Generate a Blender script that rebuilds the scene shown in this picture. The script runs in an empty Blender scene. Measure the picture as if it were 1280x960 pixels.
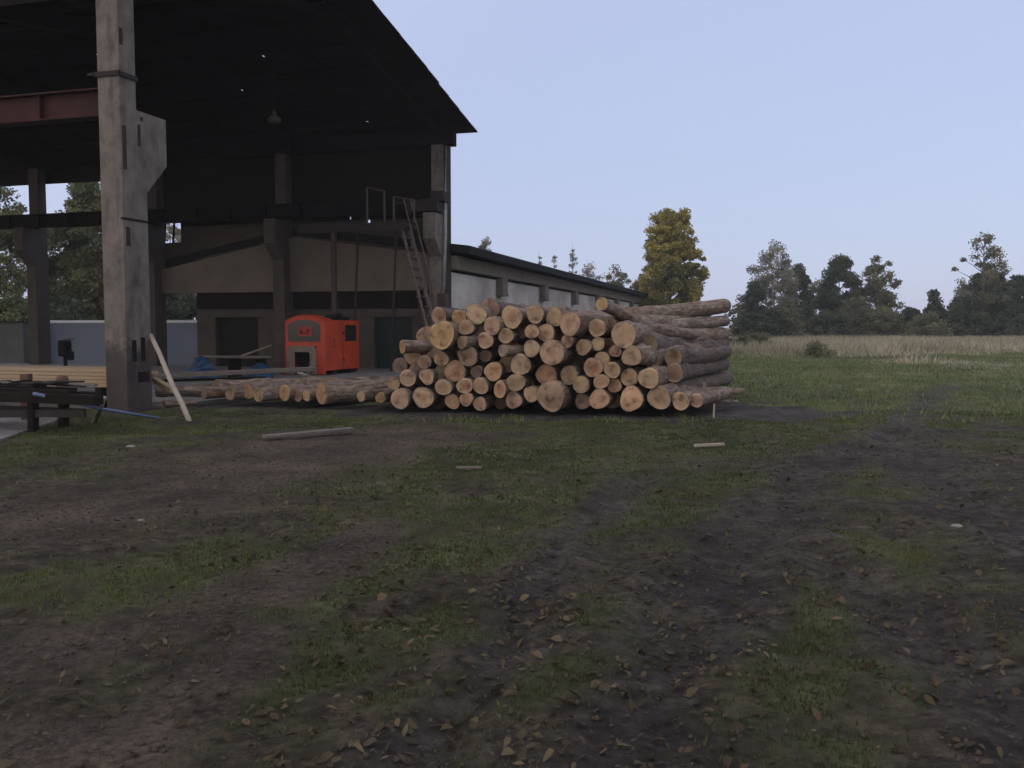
import bpy, math, random
import numpy as np
from mathutils import Vector, Matrix
R = math.radians
random.seed(7); rng = np.random.default_rng(7)
S = bpy.context.scene; C = S.collection

# ---------------------------------------------------------------- camera, sky, sun, exposure
CAM_H, F, PITCH = 1.6, 1127.0, R(3.624)
cam = bpy.data.objects.new('camera', bpy.data.cameras.new('camera')); C.objects.link(cam); S.camera = cam
cam.location = (0, 0, CAM_H); cam.rotation_euler = (R(90) - PITCH, 0, 0)
cam.data.sensor_width = 36; cam.data.lens = 36 * F / 1280; cam.data.clip_end = 3000; cam.data.clip_start = .05
W = bpy.data.worlds.new('World'); S.world = W; W.use_nodes = True
wn = W.node_tree.nodes; wl = W.node_tree.links
bg = wn['Background']; sky = wn.new('ShaderNodeTexSky'); sky.sky_type = 'NISHITA'; sky.sun_disc = False
SUN_EL, SUN_AZ = 6.0, 245.0           # sun low, behind the camera on the left
sky.sun_elevation = R(SUN_EL); sky.sun_rotation = R(SUN_AZ)
sky.air_density = 1.0; sky.dust_density = 1.0; sky.ozone_density = 2.0
mx = wn.new('ShaderNodeMix'); mx.data_type = 'RGBA'; mx.inputs[0].default_value = .64
tcw = wn.new('ShaderNodeTexCoord'); dt = wn.new('ShaderNodeVectorMath'); dt.operation = 'DOT_PRODUCT'
dt.inputs[1].default_value = Vector((-.42, -.62, .66)).normalized(); wl.new(tcw.outputs['Generated'], dt.inputs[0])
mrw = wn.new('ShaderNodeMapRange'); mrw.interpolation_type = 'SMOOTHSTEP'
for i_, v_ in ((1, -.45), (2, .75), (3, 0), (4, 1)): mrw.inputs[i_].default_value = v_
wl.new(dt.outputs['Value'], mrw.inputs[0])
glow = wn.new('ShaderNodeMix'); glow.data_type = 'RGBA'; wl.new(mrw.outputs[0], glow.inputs[0])
glow.inputs[6].default_value = (5.7, 6.4, 9.3, 1); glow.inputs[7].default_value = (17.5, 17.0, 18.5, 1)
wl.new(glow.outputs[2], mx.inputs[7])
wl.new(sky.outputs[0], mx.inputs[6]); wl.new(mx.outputs[2], bg.inputs[0]); bg.inputs[1].default_value = .10
sl = bpy.data.lights.new('sun', 'SUN'); sl.energy = .3; sl.angle = R(25); sl.color = (1, .80, .64)
so = bpy.data.objects.new('sun', sl); C.objects.link(so)
az, el = R(SUN_AZ), R(SUN_EL)
so.rotation_euler = Vector((-math.sin(az) * math.cos(el), -math.cos(az) * math.cos(el), -math.sin(el))).to_track_quat('-Z', 'Y').to_euler()
vs = S.view_settings; vs.view_transform = 'Standard'; vs.look = 'None'; vs.exposure = 0.3; vs.gamma = 1; vs.use_curve_mapping = False
S.render.film_transparent = False
S.cycles.max_bounces = 5

# ---------------------------------------------------------------- pixel helpers (metres from the reference photograph)
def ray(px, py):
    cx = (px - 640) / F; cy = (480 - py) / F
    return cx, math.cos(PITCH) + cy * math.sin(PITCH), cy * math.cos(PITCH) - math.sin(PITCH)
def P(px, py, D):
    x, y, z = ray(px, py); s = D / y
    return Vector((x * s, D, CAM_H + z * s))
def G(px, py, z=0):
    x, y, d = ray(px, py); s = (z - CAM_H) / d
    return Vector((x * s, y * s, z))
HA = R(-16.0); HN = Vector((-7.28, 16.8, 0))
def H(x, y, z=0):
    return Vector((HN.x + x * math.cos(HA) - y * math.sin(HA), HN.y + x * math.sin(HA) + y * math.cos(HA), z))
def HL(v):                                       # world -> hall coordinates
    d = Vector(v) - HN; c, s = math.cos(-HA), math.sin(-HA)
    return Vector((d.x * c - d.y * s, d.x * s + d.y * c, v[2]))

def on_h(px, y):                                       # hall x for pixel column px on hall plane y
    x_, y_, _ = ray(px, 440); cx = x_ / y_
    # N.x + x c - y s = cx (N.y + x s + y c)
    c, s = math.cos(HA), math.sin(HA)
    return (cx * (HN.y + y * c) - HN.x + y * s) / (c - cx * s)
# ---------------------------------------------------------------- noise
def vnoise(x, y, seed=0):
    x = np.asarray(x, float); y = np.asarray(y, float)
    xi = np.floor(x).astype(np.int64); yi = np.floor(y).astype(np.int64); fx = x - xi; fy = y - yi
    def h(a, b):
        n = (a * 374761393 + b * 668265263 + seed * 974711) & 0xffffffff
        n = ((n ^ (n >> 13)) * 1274126177) & 0xffffffff
        return ((n ^ (n >> 16)) & 0xffff) / 65535.
    u = fx * fx * (3 - 2 * fx); v = fy * fy * (3 - 2 * fy)
    return (h(xi, yi) * (1 - u) + h(xi + 1, yi) * u) * (1 - v) + (h(xi, yi + 1) * (1 - u) + h(xi + 1, yi + 1) * u) * v
def fbm(x, y, o=4, seed=0):
    t = 0; a = .5
    for i in range(o):
        t = t + a * vnoise(x * 2 ** i, y * 2 ** i, seed + i); a *= .5
    return t
def sstep(a, b, x):
    t = np.clip((x - a) / (b - a), 0, 1); return t * t * (3 - 2 * t)

# ---------------------------------------------------------------- materials
def nm(name):
    m = bpy.data.materials.new(name); m.use_nodes = True
    n = m.node_tree.nodes; return m, n, m.node_tree.links, n['Principled BSDF']
def ramp(n, stops):
    r = n.new('ShaderNodeValToRGB'); e = r.color_ramp.elements
    while len(e) < len(stops): e.new(.5)
    for k, (p, c) in enumerate(stops): e[k].position = p; e[k].color = (*c, 1)
    return r
def mat(name, c1, c2=None, scale=4, rough=.8, bump=.2, bscale=None, stretch=(1, 1, 1), metal=0, c3=None):
    m, n, l, b = nm(name); c2 = c2 or tuple(v * .6 for v in c1)
    tc = n.new('ShaderNodeTexCoord'); mp = n.new('ShaderNodeMapping'); mp.inputs['Scale'].default_value = stretch
    l.new(tc.outputs['Object'], mp.inputs[0])
    t = n.new('ShaderNodeTexNoise'); t.inputs['Scale'].default_value = scale; t.inputs['Detail'].default_value = 7; t.inputs['Roughness'].default_value = .65
    l.new(mp.outputs[0], t.inputs[0])
    st = [(.3, c2), (.7, c1)] if c3 is None else [(.28, c3), (.42, c2), (.66, c1)]
    r = ramp(n, st); l.new(t.outputs[0], r.inputs[0]); l.new(r.outputs[0], b.inputs['Base Color'])
    b.inputs['Specular IOR Level'].default_value = .08 if max(c1) < .05 and rough > .5 else .3
    b.inputs['Roughness'].default_value = rough; b.inputs['Metallic'].default_value = metal
    if bump:
        t2 = n.new('ShaderNodeTexNoise'); t2.inputs['Scale'].default_value = bscale or scale * 5; t2.inputs['Detail'].default_value = 5
        l.new(mp.outputs[0], t2.inputs[0])
        bp = n.new('ShaderNodeBump'); bp.inputs['Strength'].default_value = bump; bp.inputs['Distance'].default_value = .03
        l.new(t2.outputs[0], bp.inputs['Height']); l.new(bp.outputs[0], b.inputs['Normal'])
    return m
M = {}
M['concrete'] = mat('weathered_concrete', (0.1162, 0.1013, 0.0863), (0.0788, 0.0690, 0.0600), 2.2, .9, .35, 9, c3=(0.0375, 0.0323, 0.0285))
M['concrete_dark'] = mat('dark_concrete', (0.0630, 0.0525, 0.0434), (0.0385, 0.0322, 0.0273), 1.6, .9, .3, 9)  # darker concrete tone for far columns, gable wall and lamp
def stained():
    m, n, l, b = nm('stained_concrete')
    tc = n.new('ShaderNodeTexCoord'); sx = n.new('ShaderNodeSeparateXYZ'); l.new(tc.outputs['Object'], sx.inputs[0])
    t = n.new('ShaderNodeTexNoise'); t.inputs['Scale'].default_value = 2.6; t.inputs['Detail'].default_value = 9; t.inputs['Roughness'].default_value = .72; l.new(tc.outputs['Object'], t.inputs[0])
    r = ramp(n, [(.30, (.042, .035, .030)), (.44, (.086, .074, .063)), (.62, (.125, .108, .092)), (.75, (.16, .14, .12))]); l.new(t.outputs[0], r.inputs[0])
    # splash line of dried mud up to chest height, ragged
    ns = n.new('ShaderNodeMath'); ns.operation = 'MULTIPLY_ADD'; ns.inputs[1].default_value = 1.5; l.new(t.outputs[0], ns.inputs[0]); l.new(sx.outputs[2], ns.inputs[2])
    sp = ramp(n, [(.0, (.34, .32, .30)), (.5, (.55, .52, .5)), (1, (1, 1, 1))])
    mr = n.new('ShaderNodeMapRange'); mr.inputs[1].default_value = 1.75; mr.inputs[2].default_value = 2.15; l.new(ns.outputs[0], mr.inputs[0]); l.new(mr.outputs[0], sp.inputs[0])
    # rust and tar run down the arris
    mp = n.new('ShaderNodeMapping'); mp.inputs['Scale'].default_value = (5, 4, 1.1); l.new(tc.outputs['Object'], mp.inputs[0])
    t2 = n.new('ShaderNodeTexNoise'); t2.inputs['Scale'].default_value = 1; t2.inputs['Detail'].default_value = 6; l.new(mp.outputs[0], t2.inputs[0])
    r2 = ramp(n, [(.34, (.66, .62, .6)), (.5, (1, 1, 1))]); l.new(t2.outputs[0], r2.inputs[0])
    c = r.outputs[0]
    for q in (sp, r2):
        k = n.new('ShaderNodeMix'); k.data_type = 'RGBA'; k.blend_type = 'MULTIPLY'; k.inputs[0].default_value = 1; l.new(c, k.inputs[6]); l.new(q.outputs[0], k.inputs[7]); c = k.outputs[2]
    l.new(c, b.inputs['Base Color']); b.inputs['Roughness'].default_value = .92
    bp = n.new('ShaderNodeBump'); bp.inputs['Strength'].default_value = .6; bp.inputs['Distance'].default_value = .05; l.new(t.outputs[0], bp.inputs['Height']); l.new(bp.outputs[0], b.inputs['Normal'])
    return m
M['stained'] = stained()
M['panel'] = mat('old_concrete_panel', (0.1267, 0.1045, 0.0824), (0.0824, 0.0697, 0.0558), 1.1, .9, .25, 8)
M['floor'] = mat('yard_concrete', (0.1560, 0.1495, 0.1430), (0.0975, 0.0910, 0.0845), 1.4, .9, .2, 20, c3=(0.0520, 0.0488, 0.0455))
M['roof'] = mat('dark_roof_sheet', (.006, .0055, .005), (.003, .003, .003), 1.5, .9, .2)  # near-black: deep shade under the hall roof is put into the colour
M['plank_dark'] = mat('near_black_board', (0.0129, 0.0104, 0.0084), (0.0050, 0.0040, 0.0034), 3, .9, .3, 20, (1, 1, 6))  # hall shade is put into this near-black; also serves dark timber
M['steel_dark'] = mat('dark_steel', (.03, .027, .026), (.018, .015, .014), 6, .7, .1)
M['steel_red'] = mat('red_oxide_paint', (0.0446, 0.0163, 0.0147), (0.0236, 0.0100, 0.0095), 3, .7, .1)
M['steel_brown'] = mat('rusty_brown_paint', (0.0525, 0.0315, 0.0266), (0.0245, 0.0168, 0.0154), 5, .8, .2)
M['pipe'] = mat('pale_zinc_pipe', (0.2520, 0.2590, 0.2660), (0.1400, 0.1400, 0.1400), 5, .5, .05)
M['rail'] = mat('grey_rail_paint', (0.0525, 0.0413, 0.0360), (0.0263, 0.0210, 0.0188), 6, .6, .05)
M['stair'] = mat('worn_rusty_tread', (.10, .075, .065), (.04, .028, .024), 6, .7, .1)
M['roof_felt'] = mat('black_roofing_felt', (.013, .015, .016), (.007, .008, .009), 2, .85, .1)
M['orange'] = mat('orange_red_paint', (0.3919, 0.0346, 0.0064), (0.2722, 0.0284, 0.0081), 2.4, .5, .08, 12, c3=(0.1306, 0.0315, 0.0121))
M['orange_worn'] = mat('worn_orange_red', (0.2700, 0.0270, 0.0162), (0.1620, 0.0162, 0.0108), 3, .6, .05)
M['beige'] = mat('dusty_beige_frame', (0.1750, 0.1400, 0.1050), (0.0910, 0.0735, 0.0560), 5, .8, .1)
M['glass'] = mat('dark_glass', (.012, .013, .012), (.009, .01, .01), 3, .15, 0)
M['black'] = mat('black_rubber', (.012, .011, .011), (.007, .007, .007), 5, .8, .1)
M['white_metal'] = mat('pale_blue_white_sheet', (0.1224, 0.1499, 0.2171), (0.1028, 0.1266, 0.1828), .8, .6, .05)
M['white_rim'] = mat('white_roof_rim', (0.5625, 0.5850, 0.6000), (0.4650, 0.4950, 0.5100), 2, .5, 0)
M['shed_grey'] = mat('grey_green_render', (0.1125, 0.1200, 0.1162), (0.0750, 0.0788, 0.0750), 1.2, .9, .2)
M['blue'] = mat('blue_tarpaulin', (0.0096, 0.0400, 0.0960), (0.0048, 0.0200, 0.0480), 3, .5, .1)
M['rope'] = mat('blue_grey_pole', (.11, .15, .25), (.07, .1, .17), 4, .6, .05)
M['plank'] = mat('fresh_plank', (0.2758, 0.2016, 0.1220), (0.2122, 0.1485, 0.0902), 3, .8, .15, 30, (1, 8, 8))
M['plank_pale'] = mat('pale_bare_pole', (0.2730, 0.2340, 0.1885), (0.1820, 0.1560, 0.1235), 5, .8, .2, 30, (1, 1, .3))
M['plank_old'] = mat('old_grey_board', (0.1300, 0.1073, 0.0910), (0.0650, 0.0553, 0.0488), 4, .9, .2, 30, (.4, 6, 6))
M['timber_red'] = mat('reddish_post', (0.1020, 0.0540, 0.0360), (0.0540, 0.0300, 0.0240), 6, .9, .3)
M['stone'] = mat('pale_stone', (0.1800, 0.1710, 0.1575), (0.1125, 0.1080, 0.0990), 8, .9, .3)
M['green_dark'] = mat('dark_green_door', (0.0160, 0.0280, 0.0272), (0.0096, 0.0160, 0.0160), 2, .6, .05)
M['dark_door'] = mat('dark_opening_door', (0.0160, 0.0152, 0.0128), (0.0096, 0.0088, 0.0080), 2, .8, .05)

def brick_mat():
    m, n, l, b = nm('whitewashed_brick')
    tc = n.new('ShaderNodeTexCoord'); mp = n.new('ShaderNodeMapping'); mp.inputs['Rotation'].default_value = (0, R(90), 0)
    sx = n.new('ShaderNodeSeparateXYZ'); cx = n.new('ShaderNodeCombineXYZ')
    l.new(tc.outputs['Object'], sx.inputs[0]); l.new(sx.outputs[1], cx.inputs[0]); l.new(sx.outputs[2], cx.inputs[1])
    br = n.new('ShaderNodeTexBrick'); br.inputs['Scale'].default_value = 1; br.inputs['Brick Width'].default_value = .26; br.inputs['Row Height'].default_value = .085
    br.inputs['Mortar Size'].default_value = .008
    br.inputs['Color1'].default_value = (.40, .37, .345, 1); br.inputs['Color2'].default_value = (.36, .33, .305, 1); br.inputs['Mortar'].default_value = (.33, .31, .29, 1)
    l.new(cx.outputs[0], br.inputs[0])
    t = n.new('ShaderNodeTexNoise'); t.inputs['Scale'].default_value = .5; t.inputs['Detail'].default_value = 8; l.new(tc.outputs['Object'], t.inputs[0])
    r = ramp(n, [(.34, (.55, .52, .49)), (.6, (1, 1, 1))]); l.new(t.outputs[0], r.inputs[0])
    mi = n.new('ShaderNodeMix'); mi.data_type = 'RGBA'; mi.blend_type = 'MULTIPLY'; mi.inputs[0].default_value = 1
    l.new(br.outputs[0], mi.inputs[6]); l.new(r.outputs[0], mi.inputs[7]); l.new(mi.outputs[2], b.inputs['Base Color'])
    b.inputs['Roughness'].default_value = .9
    return m
M['brick'] = brick_mat()

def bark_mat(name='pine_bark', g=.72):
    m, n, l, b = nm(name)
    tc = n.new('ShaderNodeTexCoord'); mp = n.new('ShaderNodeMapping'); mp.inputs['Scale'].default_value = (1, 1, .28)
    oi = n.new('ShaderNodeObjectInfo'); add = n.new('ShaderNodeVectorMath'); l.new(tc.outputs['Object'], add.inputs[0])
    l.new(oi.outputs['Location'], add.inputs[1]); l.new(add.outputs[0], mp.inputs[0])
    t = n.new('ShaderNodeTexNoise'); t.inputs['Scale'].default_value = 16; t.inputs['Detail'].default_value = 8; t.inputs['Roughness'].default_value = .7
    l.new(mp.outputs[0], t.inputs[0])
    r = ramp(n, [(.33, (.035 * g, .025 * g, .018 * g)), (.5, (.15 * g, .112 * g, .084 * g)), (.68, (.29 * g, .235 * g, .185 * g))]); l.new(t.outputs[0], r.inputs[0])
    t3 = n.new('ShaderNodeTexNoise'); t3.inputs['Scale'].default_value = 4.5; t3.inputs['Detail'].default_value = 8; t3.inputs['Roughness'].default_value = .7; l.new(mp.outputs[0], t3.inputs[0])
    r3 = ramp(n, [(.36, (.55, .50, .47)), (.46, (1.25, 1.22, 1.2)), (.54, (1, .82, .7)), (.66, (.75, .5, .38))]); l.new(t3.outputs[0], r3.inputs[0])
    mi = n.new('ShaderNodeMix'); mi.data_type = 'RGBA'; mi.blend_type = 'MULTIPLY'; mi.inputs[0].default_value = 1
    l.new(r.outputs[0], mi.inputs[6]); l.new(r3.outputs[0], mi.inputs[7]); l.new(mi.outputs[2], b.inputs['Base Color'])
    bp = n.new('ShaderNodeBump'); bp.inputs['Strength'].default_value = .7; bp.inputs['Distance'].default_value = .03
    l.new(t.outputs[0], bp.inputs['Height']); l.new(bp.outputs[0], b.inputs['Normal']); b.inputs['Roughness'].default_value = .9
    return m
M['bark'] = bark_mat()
M['bark_dark'] = bark_mat('shaded_pine_bark', .36)  # darker copy of the bark; shade among the logs is in its colour
def end_mat():
    m, n, l, b = nm('sawn_log_end')
    tc = n.new('ShaderNodeTexCoord'); oi = n.new('ShaderNodeObjectInfo')
    sx = n.new('ShaderNodeSeparateXYZ'); cx = n.new('ShaderNodeCombineXYZ'); l.new(tc.outputs['Object'], sx.inputs[0])
    l.new(sx.outputs[0], cx.inputs[0]); l.new(sx.outputs[1], cx.inputs[1])
    add = n.new('ShaderNodeVectorMath'); l.new(tc.outputs['Object'], add.inputs[0]); l.new(oi.outputs['Location'], add.inputs[1])
    t = n.new('ShaderNodeTexNoise'); t.inputs['Scale'].default_value = 7; t.inputs['Detail'].default_value = 6; l.new(add.outputs[0], t.inputs[0])
    w = n.new('ShaderNodeTexWave'); w.wave_type = 'RINGS'; w.rings_direction = 'SPHERICAL'; w.inputs['Scale'].default_value = 22
    w.inputs['Distortion'].default_value = 1.6; w.inputs['Detail'].default_value = 2; w.inputs['Detail Scale'].default_value = 2; l.new(cx.outputs[0], w.inputs[0])
    r1 = ramp(n, [(0, (.80, .76, .70)), (1, (1.08, 1.08, 1.08))]); l.new(w.outputs[0], r1.inputs[0])
    r2 = ramp(n, [(.32, (.40, .35, .32)), (.46, (.86, .82, .79)), (.70, (1.08, 1.04, .98))]); l.new(t.outputs[0], r2.inputs[0])
    a = n.new('ShaderNodeMix'); a.data_type = 'RGBA'; a.blend_type = 'MULTIPLY'; a.inputs[0].default_value = 1
    l.new(oi.outputs['Color'], a.inputs[6]); l.new(r1.outputs[0], a.inputs[7])
    c = n.new('ShaderNodeMix'); c.data_type = 'RGBA'; c.blend_type = 'MULTIPLY'; c.inputs[0].default_value = 1
    l.new(a.outputs[2], c.inputs[6]); l.new(r2.outputs[0], c.inputs[7])
    sc = n.new('ShaderNodeSeparateXYZ'); l.new(cx.outputs[0], sc.inputs[0]); an = n.new('ShaderNodeMath'); an.operation = 'ARCTAN2'; l.new(sc.outputs[0], an.inputs[0]); l.new(sc.outputs[1], an.inputs[1])
    av = n.new('ShaderNodeCombineXYZ'); l.new(an.outputs[0], av.inputs[0]); l.new(oi.outputs['Random'], av.inputs[1])
    tn = n.new('ShaderNodeTexNoise'); tn.inputs['Scale'].default_value = 4.5; tn.inputs['Detail'].default_value = 3; l.new(av.outputs[0], tn.inputs[0])
    rc = ramp(n, [(.485, (1, 1, 1)), (.5, (.5, .44, .4)), (.515, (1, 1, 1))]); l.new(tn.outputs[0], rc.inputs[0])
    kc = n.new('ShaderNodeMix'); kc.data_type = 'RGBA'; kc.blend_type = 'MULTIPLY'; kc.inputs[0].default_value = .6; l.new(c.outputs[2], kc.inputs[6]); l.new(rc.outputs[0], kc.inputs[7]); c = kc
    # darker heartwood of its own, different on every log
    ln = n.new('ShaderNodeVectorMath'); ln.operation = 'LENGTH'; l.new(cx.outputs[0], ln.inputs[0])
    mr = n.new('ShaderNodeMath'); mr.operation = 'ADD'; l.new(ln.outputs['Value'], mr.inputs[0])
    mm = n.new('ShaderNodeMath'); mm.operation = 'MULTIPLY'; mm.inputs[1].default_value = .10; l.new(t.outputs[0], mm.inputs[0]); l.new(mm.outputs[0], mr.inputs[1])
    r4 = ramp(n, [(.11, (.80, .66, .56)), (.17, (1, 1, 1))]); l.new(mr.outputs[0], r4.inputs[0])
    d = n.new('ShaderNodeMix'); d.data_type = 'RGBA'; d.blend_type = 'MULTIPLY'; l.new(oi.outputs['Random'], d.inputs[0])
    l.new(c.outputs[2], d.inputs[6]); l.new(r4.outputs[0], d.inputs[7]); l.new(d.outputs[2], b.inputs['Base Color'])
    b.inputs['Roughness'].default_value = .85
    bp = n.new('ShaderNodeBump'); bp.inputs['Strength'].default_value = .25; bp.inputs['Distance'].default_value = .01
    l.new(t.outputs[0], bp.inputs['Height']); l.new(bp.outputs[0], b.inputs['Normal'])
    return m
M['end'] = end_mat()

def leaf_mat(name, cols, scale=.5):
    m, n, l, b = nm(name)
    tc = n.new('ShaderNodeTexCoord'); t = n.new('ShaderNodeTexNoise'); t.inputs['Scale'].default_value = scale; t.inputs['Detail'].default_value = 3
    l.new(tc.outputs['Object'], t.inputs[0]); r = ramp(n, [(.3, cols[0]), (.5, cols[1]), (.7, cols[2])]); l.new(t.outputs[0], r.inputs[0])
    at = n.new('ShaderNodeAttribute'); at.attribute_name = 'vary'
    r2 = ramp(n, [(0, (.55, .55, .55)), (1, (1.5, 1.45, 1.4))]); l.new(at.outputs['Fac'], r2.inputs[0])
    a = n.new('ShaderNodeMix'); a.data_type = 'RGBA'; a.blend_type = 'MULTIPLY'; a.inputs[0].default_value = 1
    l.new(r.outputs[0], a.inputs[6]); l.new(r2.outputs[0], a.inputs[7]); l.new(a.outputs[2], b.inputs['Base Color'])
    b.inputs['Roughness'].default_value = .7; b.inputs['Specular IOR Level'].default_value = .25
    tr = n.new('ShaderNodeBsdfTranslucent'); l.new(a.outputs[2], tr.inputs[0]); ms = n.new('ShaderNodeMixShader'); ms.inputs[0].default_value = .4
    l.new(b.outputs[0], ms.inputs[1]); l.new(tr.outputs[0], ms.inputs[2]); l.new(ms.outputs[0], n['Material Output'].inputs[0])
    return m
M['leaf_birch'] = leaf_mat('autumn_birch_leaves', [(0.1265, 0.1366, 0.0450), (0.2185, 0.1925, 0.0525), (0.3450, 0.2919, 0.0750)], .22)
M['leaf_green'] = leaf_mat('dull_green_leaves', [(0.0621, 0.0801, 0.0346), (0.0968, 0.1133, 0.0484), (0.1520, 0.1520, 0.0691)], .35)
M['leaf_dark'] = leaf_mat('dark_green_leaves', [(0.0346, 0.0487, 0.0297), (0.0520, 0.0704, 0.0409), (0.0792, 0.0948, 0.0531)], .35)
M['leaf_pale'] = leaf_mat('pale_thinning_leaves', [(0.1321, 0.1322, 0.1113), (0.1830, 0.1782, 0.1485), (0.2339, 0.2298, 0.1733)], .35)
M['leaf_olive'] = leaf_mat('olive_leaves', [(0.0808, 0.0909, 0.0491), (0.1184, 0.1204, 0.0651), (0.1615, 0.1536, 0.0761)], .3)
M['trunk'] = mat('grey_trunk', (.10, .09, .08), (.05, .045, .04), 6, .9, .3)
M['trunk_birch'] = mat('pale_trunk', (.22, .20, .175), (.10, .09, .085), 3, .9, .2)
M['grass'] = leaf_mat('short_grass_blades', [(0.0335, 0.0428, 0.0130), (0.0549, 0.0670, 0.0205), (0.0937, 0.0963, 0.0341)], .5)
M['meadow'] = leaf_mat('meadow_grass_blades', [(0.0740, 0.0956, 0.0382), (0.1089, 0.1349, 0.0529), (0.1525, 0.1621, 0.0711)], .25)
M['dry_grass'] = leaf_mat('dry_tall_grass', [(0.1808, 0.1699, 0.1092), (0.2664, 0.2420, 0.1638), (0.3521, 0.3192, 0.2184)], .12)
M['fallen'] = leaf_mat('fallen_leaf', [(0.0357, 0.0252, 0.0112), (0.0714, 0.0536, 0.0280), (0.1130, 0.0882, 0.0525)], 3.)

# ---------------------------------------------------------------- mesh helpers
class MB:
    def __init__(s): s.v = []; s.f = []
    def box(s, a, b, T=None):
        k = len(s.v); x0, y0, z0 = a; x1, y1, z1 = b
        p = [(x0, y0, z0), (x1, y0, z0), (x1, y1, z0), (x0, y1, z0), (x0, y0, z1), (x1, y0, z1), (x1, y1, z1), (x0, y1, z1)]
        s.v += [tuple(T @ Vector(q)) if T else q for q in p]
        s.f += [tuple(k + i for i in q) for q in ((3, 2, 1, 0), (4, 5, 6, 7), (0, 1, 5, 4), (1, 2, 6, 5), (2, 3, 7, 6), (3, 0, 4, 7))]
        return s
    def beam(s, a, b, w, h, up=(0, 0, 1)):             # rectangular bar between two points
        a, b = Vector(a), Vector(b); d = (b - a); L = d.length; z = d.normalized()
        x = z.cross(Vector(up)); x = x.normalized() if x.length > 1e-4 else Vector((1, 0, 0)); y = x.cross(z)
        T = Matrix(((x.x, y.x, z.x, a.x), (x.y, y.y, z.y, a.y), (x.z, y.z, z.z, a.z), (0, 0, 0, 1)))
        return s.box((-w / 2, -h / 2, 0), (w / 2, h / 2, L), T)
    def tube(s, pts, rad, n=8, cap=True):
        pts = [Vector(p) for p in pts]; k = len(s.v); rad = rad if hasattr(rad, '__len__') else [rad] * len(pts)
        for i, p in enumerate(pts):
            t = (pts[min(i + 1, len(pts) - 1)] - pts[max(i - 1, 0)]).normalized()
            a = t.cross(Vector((0, 0, 1))); a = a.normalized() if a.length > 1e-3 else Vector((1, 0, 0)); b = t.cross(a)
            for j in range(n):
                q = 2 * math.pi * j / n; s.v.append(tuple(p + (a * math.cos(q) + b * math.sin(q)) * rad[i]))
        for i in range(len(pts) - 1):
            for j in range(n):
                j2 = (j + 1) % n; s.f.append((k + i * n + j, k + (i + 1) * n + j, k + (i + 1) * n + j2, k + i * n + j2))
        if cap:
            s.f.append(tuple(k + j for j in range(n))); m = k + (len(pts) - 1) * n; s.f.append(tuple(m + n - 1 - j for j in range(n)))
        return s
    def prism(s, poly, axis, a, b):                    # polygon of 2 coords extruded along axis
        k = len(s.v); n = len(poly)
        for t in (a, b):
            for p, q in poly:
                s.v.append({'x': (t, p, q), 'y': (p, t, q), 'z': (p, q, t)}[axis])
        s.f.append(tuple(range(k, k + n))); s.f.append(tuple(k + n + i for i in reversed(range(n))))
        for i in range(n):
            j = (i + 1) % n; s.f.append((k + j, k + i, k + n + i, k + n + j))
        return s
    def build(s, name, m, parent=None, bevel=0, smooth=False, origin=None):
        me = bpy.data.meshes.new(name)
        v = s.v if origin is None else [tuple(Vector(q) - Vector(origin)) for q in s.v]
        me.from_pydata(v, [], s.f); me.materials.append(m)
        import bmesh
        bm = bmesh.new(); bm.from_mesh(me); bmesh.ops.recalc_face_normals(bm, faces=bm.faces); bm.to_mesh(me); bm.free()
        if smooth: me.shade_smooth()
        o = bpy.data.objects.new(name, me); C.objects.link(o)
        if parent: o.parent = parent
        if origin is not None: o.location = origin
        if bevel:
            b = o.modifiers.new('bevel', 'BEVEL'); b.width = bevel; b.segments = 2; b.limit_method = 'ANGLE'
        return o
def npmesh(name, v, f, m, parent=None, vary=None):
    me = bpy.data.meshes.new(name); nf, k = f.shape
    me.vertices.add(len(v)); me.vertices.foreach_set('co', np.ascontiguousarray(v, np.float32).ravel())
    me.loops.add(nf * k); me.loops.foreach_set('vertex_index', np.ascontiguousarray(f, np.int32).ravel())
    me.polygons.add(nf); me.polygons.foreach_set('loop_start', np.arange(0, nf * k, k, dtype=np.int32))
    me.polygons.foreach_set('loop_total', np.full(nf, k, np.int32)); me.update(calc_edges=True)
    if vary is not None:
        a = me.attributes.new('vary', 'FLOAT', 'POINT'); a.data.foreach_set('value', np.ascontiguousarray(vary, np.float32))
    me.materials.append(m); o = bpy.data.objects.new(name, me); C.objects.link(o)
    if parent: o.parent = parent
    return o
def tag(o, label, cat, group=None, kind=None):
    if label: o['label'] = label
    if cat: o['category'] = cat
    if group: o['group'] = group
    if kind: o['kind'] = kind
    return o
def thing(name, label, cat, loc=(0, 0, 0), rz=0, group=None):
    o = bpy.data.objects.new(name, None); C.objects.link(o); o.location = loc; o.rotation_euler = (0, 0, rz)
    return tag(o, label, cat, group)

# ---------------------------------------------------------------- ground
def pline(px):
    return [G(*q) for q in px]
def strip(x, y, pl, r, soft=.6):
    d = np.full(x.shape, 1e9)
    for a, b in zip(pl[:-1], pl[1:]):
        vx, vy = b.x - a.x, b.y - a.y; L = vx * vx + vy * vy + 1e-9
        t = np.clip(((x - a.x) * vx + (y - a.y) * vy) / L, 0, 1)
        d = np.minimum(d, np.hypot(x - a.x - t * vx, y - a.y - t * vy))
    w = (fbm(x * 1.3, y * 1.3, 4, 3) - .47) * 1.7 * r
    return 1 - sstep(r * (1 - soft), r * (1 + soft), d + w)
Z_DIRT = [(pline([(-120, 665), (120, 632), (300, 592), (430, 556), (500, 540)]), 1.25),
          (pline([(-80, 850), (120, 800), (330, 745), (470, 660)]), .34), (pline([(150, 940), (330, 800)]), .22), (pline([(-60, 930), (90, 930)]), .2)]
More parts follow.
